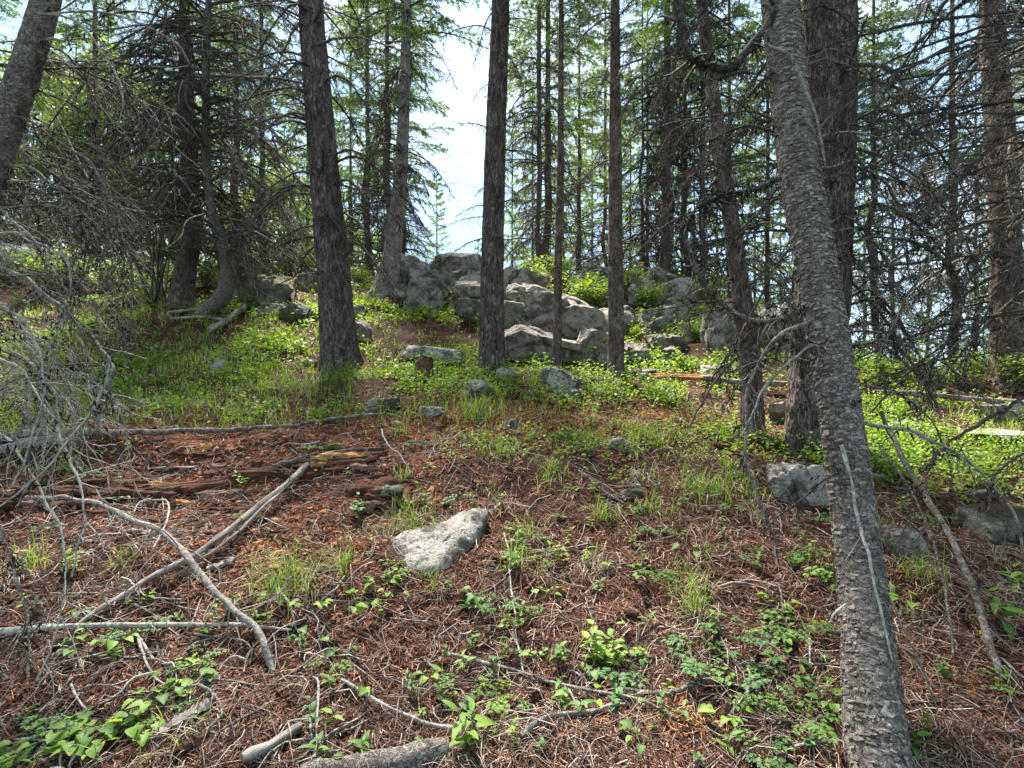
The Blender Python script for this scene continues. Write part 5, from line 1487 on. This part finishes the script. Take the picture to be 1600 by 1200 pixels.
def big_chunks():
    r = np.random.default_rng(18)
    meshes = []
    for q in range(6):
        v, f = rock_verts(900 + q, (r.uniform(.06, .12), r.uniform(.025, .05), r.uniform(.02, .03)), 2, 7, .12)
        mb = MB(); mb.add(v, f); meshes.append(mb.mesh('wood_chunk', M['wood_red' if q % 3 else 'wood_orange'], False))
    for k in range(70):
        px, row = r.normal(430, 150), r.normal(790, 75)
        if row < 680 or row > 1000: continue
        g = G(px, row)
        o = link('wood_chunk', meshes[k % 6], loc=(g[0], g[1], g[2] + .008))
        o.rotation_euler = (r.normal(0, .2), r.normal(0, .2), r.normal(0, .5))
        tag(o, 'loose chunk of red rotten wood near the decayed log', 'wood chunk', 'chunks of rotten wood')
    # larger splinters of pale wood
    for k, (px, row, a, L) in enumerate([(290, 1145, .9, .16), (300, 1188, .8, .10), (10, 945, 1.1, .12), (345, 890, .8, .15), (100, 760, .1, .5), (330, 700, -.02, .6), (250, 720, .06, .5), (460, 770, .2, .25), (350, 790, .05, .35), (240, 835, -.1, .3), (130, 800, .05, .4)]):
        g = np.array(G(px, row))
        mb = MB()
        rr = np.random.default_rng(60 + k)
        t = np.linspace(-.5, .5, 14)
        w = .018 * (1 - (2 * np.abs(t)) ** 3) + .003
        v = []
        for tt, ww in zip(t, w):
            for s, zz in ((-1, 0), (-.8, .012), (.8, .014), (1, 0)):
                v.append([tt * L, s * ww * (1 + .3 * rr.normal()), zz + .004 * rr.normal()])
        v = np.array(v)
        fs = [[i * 4 + j, i * 4 + j + 1, i * 4 + j + 5, i * 4 + j + 4] for i in range(13) for j in range(3)]
        mb.add(v, fs)
        o = link('wood_splinter', mb.mesh('wood_splinter', M['wood_grey' if k % 3 == 0 else 'wood_red'], False), loc=g + np.array([0, 0, .015]))
        o.rotation_euler = (0, -.26 * math.sin(a), a)
        tag(o, 'long flat weathered splinter of wood lying on the litter' if k % 3 == 0 else 'long flat red splinter of rotten wood on the litter', 'splinter', 'pale splinters' if k % 3 == 0 else 'red splinters')
big_chunks()

# ------------------------------------------------------------------ plants
def leaf_mesh(name, L, W, mat, lobes=0, cup=0.12, bend=0.25, tip=1.0):
    """a leaf along +X with a midrib fold"""
    n = 10
    t = np.linspace(0, 1, n)
    w = W / 2 * np.clip(np.sin(np.pi * t ** (0.75 * tip)), 0, 1) ** 0.7 * (1 - .12 * t)
    w[0] = .0006; w[-1] = .0004
    if lobes: w = w * (1 + 0.28 * np.cos(np.arange(n) * np.pi))
    z = -bend * L * t ** 2 + 0.12 * L * t
    v = []
    for i in range(n):
        for s in (-1, 0, 1):
            v.append([t[i] * L, s * w[i], z[i] + abs(s) * w[i] * cup * 2])
    f = [[i * 3 + j, i * 3 + j + 3, i * 3 + j + 4, i * 3 + j + 1] for i in range(n - 1) for j in range(2)]
    mb = MB(); mb.add(np.array(v), f)
    return mb, mb.mesh(name, mat)

LM = {}
def leaf_sets():
    for key, mat in (('herb', 'herb'), ('light', 'herb_light'), ('dark', 'herb_dark')):
        LM[key + '_oval'] = leaf_mesh('leaf', .052, .030, M[mat])[1]
        LM[key + '_long'] = leaf_mesh('leaf', .085, .030, M[mat], bend=.3)[1]
        LM[key + '_heart'] = leaf_mesh('leaf', .058, .048, M[mat], cup=.2, tip=.75)[1]
        # compound leaf: a stalk with lobed leaflets
        mb = MB()
        r = np.random.default_rng(len(key))
        lf = leaf_mesh('tmp', .030, .021, M[mat], lobes=1)[0]
        pts = catmull([[0, 0, 0], [.05, 0, .022], [.10, 0, .02]], 6)
        tube(mb, pts, [.0011, .0006], 3, 1)
        for q, t in enumerate((.35, .35, .62, .62, .85, .85, 1.0)):
            p = pts[int(t * 5)]
            a = (0 if t == 1.0 else (1 if q % 2 else -1) * r.uniform(.8, 1.2))
            for b in (-.55, 0, .55):
                Mx = Matrix.Translation(p + np.array([.012 * math.cos(a), .012 * math.sin(a), 0])) @ Matrix.Rotation(a + b, 4, 'Z') @ Matrix.Rotation(r.uniform(-.2, .3), 4, 'Y') @ Matrix.Scale(r.uniform(.7, 1), 4)
                mb.merge(lf, Mx, 0)
        LM[key + '_comp'] = mb.mesh('leaf', [M[mat], M['stem']])
leaf_sets()

def herb(px, row, kind, color, size, n, label, group=None, seed=0, name='leafy_plant', height_=None):
    """a small plant: stems and separate leaves, size in metres"""
    r = np.random.default_rng(int(px * 13 + row * 7 + seed))
    g = np.array(G(px, row))
    root = thing(name, g, label, 'plant', group)
    k = size
    mb = MB()
    lv = []
    if kind in ('oval', 'long'):
        ns = max(1, n // 6)
        for s in range(ns):
            a0 = r.uniform(0, 6.28); ln = k * r.uniform(.7, 1.15); lean = r.uniform(.1, .6) if ns > 1 else r.uniform(.05, .3)
            top = np.array([math.cos(a0) * ln * lean, math.sin(a0) * ln * lean, ln])
            pts = catmull([[0, 0, -.01], top * .5 + r.normal(0, .006, 3), top], 8)
            tube(mb, pts, [.0016, .0008], 4)
            m = n // ns
            for q in range(m):
                t = .3 + .7 * (q + .5) / m
                lv.append((pts[min(7, int(t * 7.9))], a0 + q * 2.4 + r.normal(0, .3), r.uniform(-.5, .25) if t < .85 else r.uniform(-.7, -.1), r.uniform(.7, 1.1) * (1.15 - .35 * t)))
    elif kind == 'heart':
        for q in range(n):
            a0 = r.uniform(0, 6.28); ln = k * r.uniform(.4, 1.0)
            top = np.array([math.cos(a0) * ln * .9, math.sin(a0) * ln * .9, ln * .55 + .01])
            pts = catmull([[0, 0, -.01], top * np.array([.4, .4, .8]), top], 6)
            tube(mb, pts, [.0013, .0009], 3)
            lv.append((top, a0 + r.normal(0, .5), r.uniform(-.2, .35), r.uniform(.75, 1.25)))
    else:
        for q in range(n):
            a0 = q * 2.4 + r.normal(0, .4); ln = k * r.uniform(.4, 1.0)
            top = np.array([math.cos(a0) * ln * .6, math.sin(a0) * ln * .6, ln * .7])
            pts = catmull([[0, 0, -.01], top * np.array([.35, .35, .7]), top], 6)
            tube(mb, pts, [.0014, .0009], 3)
            lv.append((top, a0 + r.normal(0, .3), r.uniform(-.1, .4), r.uniform(.7, 1.25)))
    link('stem', mb.mesh('stem', M['stem']), root)
    ls = max(.6, min(1.9, size / .12))
    for p, az, pit, sc in lv:
        o = link('leaf', LM[color + '_' + kind], root)
        o.location = p; o.rotation_euler = (r.normal(0, .2), pit, az); sc *= ls; o.scale = (sc, sc, sc)
    return root

def named_herbs():
    S = [  # px,row,kind,colour,size,leaves,label
        (742, 1168, 'long', 'light', .15, 12, 'upright bright seedling with paired leaves above the lichen spotted log'),
        (800, 1176, 'oval', 'light', .09, 7, 'low seedling beside the crooked lichen branch'),
        (912, 1098, 'heart', 'light', .09, 6, 'bright plant with five wide pointed leaves near the orange needle clump'),
        (962, 895, 'heart', 'light', .07, 3, 'single pale heart shaped leaf plant at the dry grass tuft'),
        (878, 880, 'oval', 'light', .13, 24, 'yellow green clump beside the dry grass tuft'),
        (935, 1030, 'oval', 'light', .16, 34, 'dense bright clump of small leaves among the cones'),
        (965, 1050, 'comp', 'dark', .14, 9, 'dark fern-like plant beside the dense bright clump'),
        (868, 1025, 'oval', 'herb', .12, 14, 'green plant left of the dense bright clump'),
        (1095, 1050, 'comp', 'dark', .15, 8, 'spreading dark plant with many small lobed leaflets'),
        (1140, 1020, 'comp', 'dark', .13, 7, 'dark lobed plant uphill of the spreading one'),
        (1215, 1085, 'comp', 'dark', .13, 7, 'dark lobed plant left of the grey flaky trunk'),
        (1170, 1100, 'comp', 'herb', .12, 9, 'mid green lobed plant at the grey stick'),
        (1235, 1000, 'comp', 'herb', .13, 10, 'feathery green plant left of the flaky trunk, higher up'),
        (1302, 1122, 'heart', 'light', .10, 6, 'broad bright leaves at the foot of the flaky trunk'),
        (1180, 905, 'oval', 'herb', .12, 14, 'leafy sprig among dry grass below the pale boulder'),
        (1255, 895, 'oval', 'light', .11, 12, 'leafy sprig below the rounded pale boulder'),
        (1422, 950, 'heart', 'light', .13, 5, 'upright plant with long bright leaves right of the flaky trunk'),
        (1570, 1000, 'long', 'herb', .16, 14, 'long leaved plant beyond the slanting dead stem'),
        (1590, 930, 'long', 'light', .14, 12, 'bright long leaved plant under the dark ledge'),
        (1475, 770, 'heart', 'light', .12, 8, 'bright broad leaves by the dark ledge'),
        (600, 925, 'heart', 'light', .11, 12, 'patch of round bright leaves below the pale flat stone'),
        (560, 960, 'heart', 'light', .11, 10, 'round leaves downhill of the bright patch'),
        (490, 965, 'heart', 'light', .10, 9, 'round leaves below the big green grass tuft'),
        (440, 960, 'heart', 'herb', .10, 8, 'darker round leaves below the big green grass tuft'),
        (380, 760, 'oval', 'light', .12, 16, 'yellow green sprig before the decayed log'),
        (500, 700, 'comp', 'herb', .14, 9, 'lobed sprig at the top end of the split silvery branch'),
        (660, 790, 'oval', 'herb', .14, 20, 'leafy shrublet above the pale flat stone'),
        (565, 812, 'oval', 'dark', .15, 20, 'dark leafy shrublet beside the rotten stump'),
        (600, 780, 'oval', 'herb', .12, 14, 'green sprigs on the rotten stump'),
        (540, 745, 'oval', 'light', .09, 9, 'small sprig on top of the rotten stump'),
        (110, 905, 'oval', 'light', .13, 18, 'bright sprig under the curved branch'),
        (700, 920, 'oval', 'dark', .06, 7, 'small dark seedling touching the pale flat stone'),
        (790, 975, 'oval', 'light', .08, 9, 'seedling beside the straight downhill stick'),
        (695, 1090, 'oval', 'herb', .10, 12, 'seedlings above the pale stick'),
        (640, 1080, 'oval', 'dark', .09, 9, 'dark seedling by the thin twigs'),
        (560, 1082, 'heart', 'light', .07, 3, 'three leaf seedling above the pale stick'),
        (655, 1110, 'oval', 'light', .06, 6, 'tiny bright seedling on the pale stick'),
        (490, 1150, 'oval', 'dark', .11, 9, 'dark leafy sprig beside the short broken branch'),
        (1065, 800, 'oval', 'herb', .11, 14, 'leafy sprigs below the sunny grass'),
        (920, 820, 'oval', 'light', .08, 8, 'bright sprig under the short thick stick'),
        (690, 655, 'oval', 'herb', .13, 18, 'leafy plant in front of the small flat grey stone'),
    ]
    for q, (px, row, kind, c, s, n, lab) in enumerate(S):
        herb(px, row, kind, c, s * (.66 if kind == 'comp' else .8), n, lab, seed=q)
    # broad leaved patch at the lower left
    r = np.random.default_rng(4)
    for q in range(19):
        t = r.uniform(0, 1)
        herb(40 + 210 * t + r.normal(0, 20), 1195 - 85 * t + r.normal(0, 18), 'heart', 'herb' if q % 3 else 'light', .085, int(r.integers(4, 8)), 'broad leaved plant of the dense patch below the straight thin pole', 'broad leaved patch', seed=q)
    # scattered small plants
    k = 0
    while k < 215:
        px, row = r.uniform(-20, 1620), 650 + 560 * r.uniform() ** .9
        if k % 4 == 0: px, row = r.uniform(640, 1300), r.uniform(650, 900)
        if k % 8 == 1: px, row = r.uniform(560, 1300), r.uniform(900, 1200)
        if 240 < px < 520 and row < 940 and r.uniform() < .75: continue
        if 600 < px < 780 and 800 < row < 905: continue
        kind = ['oval', 'oval', 'comp', 'heart', 'long'][int(r.integers(0, 5))]
        c = ['herb', 'light', 'dark', 'herb'][int(r.integers(0, 4))]
        lab = {'oval': 'small sprig with oval leaves in the needle litter', 'comp': 'small plant with lobed leaflets in the needle litter', 'heart': 'small plant with wide leaves in the needle litter', 'long': 'small plant with narrow leaves in the needle litter'}[kind]
        lab = {'light': 'bright ', 'dark': 'dark green ', 'herb': 'green '}[c] + lab
        herb(px, row, kind, c, r.uniform(.035, .085), int(r.integers(4, 10)), lab, lab.split(' in the')[0].replace('plant', 'plants').replace('sprig', 'sprigs'), seed=900 + k)
        k += 1
named_herbs()

def blades(mb, c, r, ln, wd, spread, m=0, lean=None):
    n = len(c)
    a = r.uniform(0, 2 * np.pi, n)
    out = r.uniform(.1, 1.0, n) * spread
    L = ln * r.uniform(.5, 1.15, n)
    d = np.stack([np.cos(a) * out, np.sin(a) * out, np.ones(n)], 1)
    if lean is not None: d = d + lean
    d /= np.linalg.norm(d, axis=1)[:, None]
    side = np.stack([-np.sin(a), np.cos(a), 0 * a], 1) * (wd * .5 if np.isscalar(wd) else (wd * .5)[:, None])
    p1 = c + d * (L * .45)[:, None]
    d2 = d + np.stack([np.cos(a) * out * .9, np.sin(a) * out * .9, -out * .9], 1); d2 /= np.linalg.norm(d2, axis=1)[:, None]
    p2 = p1 + d2 * (L * .35)[:, None]
    d3 = d2 + np.stack([np.cos(a) * out * .7, np.sin(a) * out * .7, -out * 1.1], 1); d3 /= np.linalg.norm(d3, axis=1)[:, None]
    p3 = p2 + d3 * (L * .3)[:, None]
    v = np.stack([c - side, c + side, p1 - side * .9, p1 + side * .9, p2 - side * .6, p2 + side * .6, p3], 1).reshape(-1, 3)
    i = np.arange(n)[:, None] * 7
    mb.add(v, np.concatenate([i + np.array([[0, 1, 3, 2]]), i + np.array([[2, 3, 5, 4]])]), m)
    mb.add(v[:0], np.zeros((0, 3), int), m) if False else None
    f3 = i + np.array([[4, 5, 6]])
    mb.f.append(f3 + (mb.n - len(v))); mb.mi.append(m)

def tuft(px, row, ln, nb, label, group=None, dry=.3, seed=0, spread=.8, rad=.05, cat='grass'):
    r = np.random.default_rng(int(px * 3 + row + seed))
    g = np.array(G(px, row))
    mb = MB()
    c = np.stack([r.normal(0, rad, nb), r.normal(0, rad, nb), np.zeros(nb)], 1)
    c[:, 2] = height(c[:, 0] + g[0], c[:, 1] + g[1]) - g[2] - .01
    w = .0035 * max(.8, g[1] / 3.0)
    k = int(nb * (1 - dry))
    if k: blades(mb, c[:k], r, ln, w, spread, 0)
    if nb - k: blades(mb, c[k:], r, ln * .9, w, spread * 1.9, 1)
    o = link('grass_tuft', mb.mesh('grass_tuft', [M['grass'], M['straw']]), loc=g)
    tag(o, label, cat, group)

def tufts():
    for q, (px, row, ln, nb, lab, dry, rad) in enumerate([
        (445, 935, .24, 190, 'big arching green grass tuft below the split silvery branch', .2, .07),
        (640, 820, .20, 150, 'grass tuft hanging above the pale flat stone', .45, .06),
        (535, 905, .20, 60, 'upright yellowish grass tuft left of the pale flat stone', .3, .025),
        (745, 650, .24, 190, 'lush grass clump before the dark grey stone', .15, .10),
        (1095, 775, .22, 190, 'lush grass clump uphill of the leafy sprigs', .2, .10),
        (937, 810, .16, 50, 'small upright grass tuft below the short thick stick', .2, .02),
        (930, 880, .15, 90, 'bleached dry grass tuft beside the yellow green clump', .95, .05),
        (600, 835, .16, 90, 'bleached dry grass hanging over the dark leafy shrublet', .95, .05),
        (490, 950, .14, 70, 'bleached dry grass below the big green grass tuft', .95, .05),
        (790, 720, .20, 120, 'loose grass tuft on bare litter under the lush clump', .35, .08),
        (905, 690, .20, 140, 'sunny grass tuft with some straw', .3, .09),
        (1010, 690, .2, 140, 'sunny yellow grass by the upright dark twig', .3, .10),
        (740, 700, .16, 60, 'pale drooping straw below the lush grass clump', .9, .05),
        (1170, 770, .18, 120, 'grass and straw at the hanging lichen branch', .5, .09),
        (300, 1180, .15, 70, 'thin straw tuft beside the broad leaved patch', .7, .06),
        (860, 745, .18, 110, 'grass tuft above the bleached tuft', .35, .08)]):
        tuft(px, row, ln, nb, lab, dry=dry, seed=q, rad=rad)
    r = np.random.default_rng(31)
    for k in range(70):
        px, row = r.uniform(0, 1600), 640 + 330 * r.uniform() ** 1.3
        if 200 < px < 560 and row > 690: continue
        dry = float(r.choice([.2, .4, .9]))
        lab = 'small dry straw tuft on the slope' if dry > .8 else 'small green grass tuft on the slope'
        tuft(px, row, r.uniform(.10, .2), int(r.integers(25, 70)), lab, 'straw tufts' if dry > .8 else 'small grass tufts', dry, 500 + k, rad=.035)
tufts()

def cover_density(a, b):
    """how green the slope is, by place"""
    return a

def ground_cover():
    r = np.random.default_rng(71)
    # where plants grow: mostly on the upper slope, thin in the litter
    a = r.uniform(-350, 2000, 70000); b = r.uniform(440, 860, 70000)
    x, y = ground_many(a, b)
    ok = ~np.isnan(y); x, y = x[ok], y[ok]
    p = np.stack([x, y, 0 * x], 1)
    nz = (fbm(p * 1.3, 3, 41) * .62 + .38 * fbm(p * 4.3, 2, 42)) * .5 + .5
    up = sstep(4.3, 5.3, y + .25 * fbm(p * .8, 2, 43)) * (1 - .55 * sstep(9, 10.5, y))
    right = sstep(1.6, 2.4, x) * sstep(3.2, 4.0, y)
    low = .10 * sstep(3.0, 4.2, y) + .55 * sstep(3.6, 4.2, y) * sstep(-.6, .0, x)
    dens = np.clip(np.maximum(np.maximum(up, right * .9), low) * sstep(.46, .66, nz), 0, 1)
    left = sstep(-1.0, -3.0, x) * sstep(4.6, 5.6, y)
    dens = np.clip(dens + .10 * left, 0, 1) * (1 - .85 * red_mask(x, y))
    keep = r.uniform(size=len(x)) < dens
    x, y = x[keep], y[keep]
    z = height(x, y)
    n = len(x)
    k = r.integers(4, 9, n)
    idx = np.repeat(np.arange(n), k)
    m = len(idx)
    rad = r.uniform(.02, .085, m) * np.clip(y[idx] / 6, .6, 1.4); an = r.uniform(0, 6.28, m)
    tall = (r.uniform(.02, .10, n) + .16 * r.uniform(0, 1, n) ** 4)[idx]
    c = np.stack([x[idx] + rad * np.cos(an), y[idx] + rad * np.sin(an), z[idx] + tall * r.uniform(.35, 1.1, m)], 1)
    big = (vnoise(np.stack([x[idx], y[idx], 0 * rad], 1) * 1.7, 77) > 0)
    ls = .020 * np.clip(y[idx] / 5.5, .7, 1.7) * np.where(big, 1.1, .72)
    mb = MB()
    leaf_quads(mb, c[big], r, 1.0, 0, 1.0) if False else None
    # scaled leaves
    nzv = r.normal(size=(m, 3)); nzv[:, 2] = np.abs(nzv[:, 2]) + 1.0; nzv /= np.linalg.norm(nzv, axis=1)[:, None]
    aa = np.cross(nzv, r.normal(size=(m, 3))); aa /= np.linalg.norm(aa, axis=1)[:, None]; bb = np.cross(nzv, aa)
    s = (ls * r.uniform(.6, 1.3, m))[:, None]
    v = np.stack([c - aa * s, c + bb * s * .55 + nzv * s * .12, c + aa * s, c - bb * s * .55 + nzv * s * .12], 1).reshape(-1, 3)
    i = np.arange(m)[:, None] * 4
    mb.add(v, np.concatenate([i + np.array([[0, 3, 2]]), i + np.array([[0, 2, 1]])]))
    o = link('ground_cover', mb.mesh('ground_cover', M['cover']))
    tag(o, 'low leafy ground plants carpeting the upper slope', 'ground plants', kind='stuff')
    # grass on the upper slope
    a = r.uniform(-150, 1750, 30000); b = r.uniform(470, 800, 30000)
    x, y = ground_many(a, b); ok = ~np.isnan(y); x, y = x[ok], y[ok]
    p = np.stack([x, y, 0 * x], 1)
    g = sstep(.42, .68, fbm(p * .9 + 5, 3, 51) * .5 + .5)
    left = sstep(-.6, -2.6, x) * sstep(4.4, 5.2, y)
    mid = sstep(3.9, 4.8, y) * (1 - sstep(7.5, 9, y))
    keep = r.uniform(size=len(x)) < np.clip(g * mid + .7 * left * (1 - sstep(9, 11, y)), 0, 1) * (1 - .8 * red_mask(x, y))
    x, y = x[keep], y[keep]
    mb = MB()
    cnt = 2
    idx = np.repeat(np.arange(len(x)), cnt)
    c = np.stack([x[idx] + r.normal(0, .02, len(idx)), y[idx] + r.normal(0, .02, len(idx)), 0 * idx], 1)
    c[:, 2] = height(c[:, 0], c[:, 1]) - .01
    isdry = r.uniform(size=len(c)) < .22
    blades(mb, c[~isdry], r, .17, .0032 * np.clip(c[~isdry, 1] / 3.2, 1, 3), .8, 0)
    blades(mb, c[isdry], r, .15, .0028 * np.clip(c[isdry, 1] / 3.2, 1, 3), 1.6, 1)
    o = link('grass', mb.mesh('grass', [M['grass'], M['straw']]))
    tag(o, 'thin green grass growing through the upper slope', 'grass', kind='stuff')
ground_cover()

def straw():
    x, y, z, r = scatter(9000, row=(640, 1300), seed=12)
    keep = r.uniform(size=len(x)) < .15 + sstep(.5, .7, fbm(np.stack([x, y, 0 * x], 1) * 1.9, 3, 93) * .5 + .5)
    c = np.stack([x, y, z], 1)[keep]
    mb = MB(); blades(mb, c, r, .13, .0022 * np.clip(c[:, 1] / 2.6, 1, 2.5), 3.2, 0)
    tag(link('dry_straw', mb.mesh('dry_straw', M['straw'])), 'bleached dry grass blades lying over the litter', 'straw', kind='stuff')
straw()

# ------------------------------------------------------------------ leafy shrubs
def shrub_mesh(seed, nst, nl, Rx, H, ls):
    r = np.random.default_rng(seed)
    st = MB(); lf = MB(); cs = []
    for q in range(nst):
        a = r.uniform(0, 6.28); rr = Rx * r.uniform(.3, 1.0); h = H * r.uniform(.55, 1.05)
        top = np.array([math.cos(a) * rr, math.sin(a) * rr, h])
        pts = catmull([np.array([r.normal(0, .05), r.normal(0, .05), -.05]), top * np.array([.4, .4, .6]), top], 10)
        tube(st, pts, [.006, .002], 4)
        t = r.uniform(.3, 1.0, nl // nst)
        cs.append(pts[(t * 9).astype(int)] + r.normal(0, .07, (len(t), 3)))
    leaf_quads(lf, np.concatenate(cs), r, ls, 0, 1.0)
    return st.mesh('stem', M['twig_mid']), lf.mesh('foliage', M['broad'])
SH = [shrub_mesh(s, 14, 900, .45, .55, .032) for s in (1, 2, 3)]

def shrubs():
    L = [(832, 450, 1.0, 'yellow green shrub behind the smooth outcrop blocks'), (905, 466, .9, 'yellow green shrub right of the thin straight pole'), (920, 480, .9, 'yellow green shrub in front of the dark crest boulder'),
         (940, 470, .9, 'yellow green shrub at the slim scaly tree'), (985, 462, .9, 'yellow green shrub right of the slim scaly tree'), (1020, 476, .8, 'yellow green shrub beside the big pale weathered boulder'), (868, 440, .8, 'yellow green shrub on the crest above the central slab'),
         (1105, 480, .8, 'yellow green shrub right of the big pale weathered boulder'), (1100, 530, .7, 'green shrub at the little pale block'), (1450, 606, .6, 'bright shrub behind the long pale pole'), (1500, 600, .6, 'bright shrub left of the brown fir trunk on level ground'),
         (1545, 596, .6, 'bright shrub at the foot of the brown fir trunk on level ground'), (1400, 600, .8, 'bright shrub seen through dead branches near the stout trunk'), (1590, 610, .6, 'bright shrub right of the brown fir trunk'),
         (60, 460, 1.2, 'sunlit green shrub below the broad pale rock'), (115, 455, 1.2, 'sunlit green shrub under the low pale rock'), (170, 455, 1.1, 'sunlit green shrub left of the leafless shrub'), (215, 462, 1.0, 'sunlit green shrub at the leafless shrub'), (10, 450, 1.2, 'sunlit green shrub on the far left of the crest'),
         (270, 450, .9, 'sunlit green shrub behind the ragged trunk'), (325, 450, .9, 'sunlit green shrub behind the bent tree'), (560, 440, .7, 'small green shrub behind the thick dark trunk'),
         (380, 420, .8, 'green shrub on the crest behind the big dark mossy boulder'), (1190, 500, .8, 'green shrub behind the leaning scaly brown fir')]
    for q, (px, row, s, lab) in enumerate(L):
        g = G(px, row)
        root = thing('leafy_shrub', g, lab, 'shrub')
        st, lf = SH[q % 3]
        link('stem', st, root); link('foliage', lf, root)
        root.scale = (s * 1.15, s * 1.15, s); root.rotation_euler[2] = q * 1.7
shrubs()

# ------------------------------------------------------------------ cones and the orange needle clump
def cones():
    r = np.random.default_rng(15)
    mb = MB()
    tube(mb, np.array([[0, 0, -.024], [0, 0, 0], [0, 0, .026]]), [.006, .010, .003], 8)
    for q in range(64):
        t = q / 64; z = -.024 + .05 * t; R1 = .016 * math.sin(math.pi * (t * .85 + .12)) ** .7
        a = q * 2.39996
        o_ = np.array([math.cos(a), math.sin(a), 0]); s_ = np.array([-math.sin(a), math.cos(a), 0]); c = np.array([0, 0, z])
        v = np.array([c + o_ * R1 * .3 - s_ * .003, c + o_ * R1 * .3 + s_ * .003, c + o_ * R1 + s_ * .004 + [0, 0, .007], c + o_ * (R1 + .003) + [0, 0, .009], c + o_ * R1 - s_ * .004 + [0, 0, .007]])
        mb.add(v, [[0, 1, 2], [0, 2, 3], [0, 3, 4]])
    me = mb.mesh('pine_cone', M['cone'], False)
    for k, (px, row) in enumerate([(982, 1000), (952, 1062), (905, 822), (1132, 1118), (870, 925), (780, 880), (985, 960), (1100, 940), (1050, 910), (660, 1030), (1480, 900), (720, 930), (1175, 1140), (840, 1085), (520, 1010)]):
        g = G(px, row)
        o = link('pine_cone', me, loc=(g[0], g[1], g[2] + .016))
        o.rotation_euler = (R(80) + r.normal(0, .3), r.normal(0, .3), r.uniform(0, 6.28)); s = r.uniform(.9, 1.25); o.scale = (s, s, s)
        tag(o, 'brown open cone lying in the needle litter', 'cone', 'cones in the litter')
    for k, (px, row, n, sp, lab) in enumerate([(1055, 1135, 420, .055, 'clump of bright orange dead needles beside the grey stick'), (555, 870, 200, .04, 'orange dead needle sprig near the yellowish grass tuft'), (1500, 1085, 260, .05, 'orange dead needle clump beyond the slanting dead stem'), (870, 915, 100, .03, 'little orange needle tuft near the yellow green clump')]):
        g = np.array(G(px, row))
        mb = MB()
        c = np.stack([r.normal(0, sp, n), r.normal(0, sp * .8, n), r.uniform(.004, .035, n)], 1)
        d = r.normal(size=(n, 3)); d[:, 2] = d[:, 2] * .4 + .2; d *= (r.uniform(.02, .04, n) / np.linalg.norm(d, axis=1))[:, None]
        s = r.normal(size=(n, 3)) * .0009
        v = np.stack([c - s, c + s, c + d], 1).reshape(-1, 3)
        mb.add(v, np.arange(3 * n).reshape(-1, 3))
        tag(link('needle_clump', mb.mesh('needle_clump', M['orange_needles'], False), loc=g), lab, 'needles')
cones()
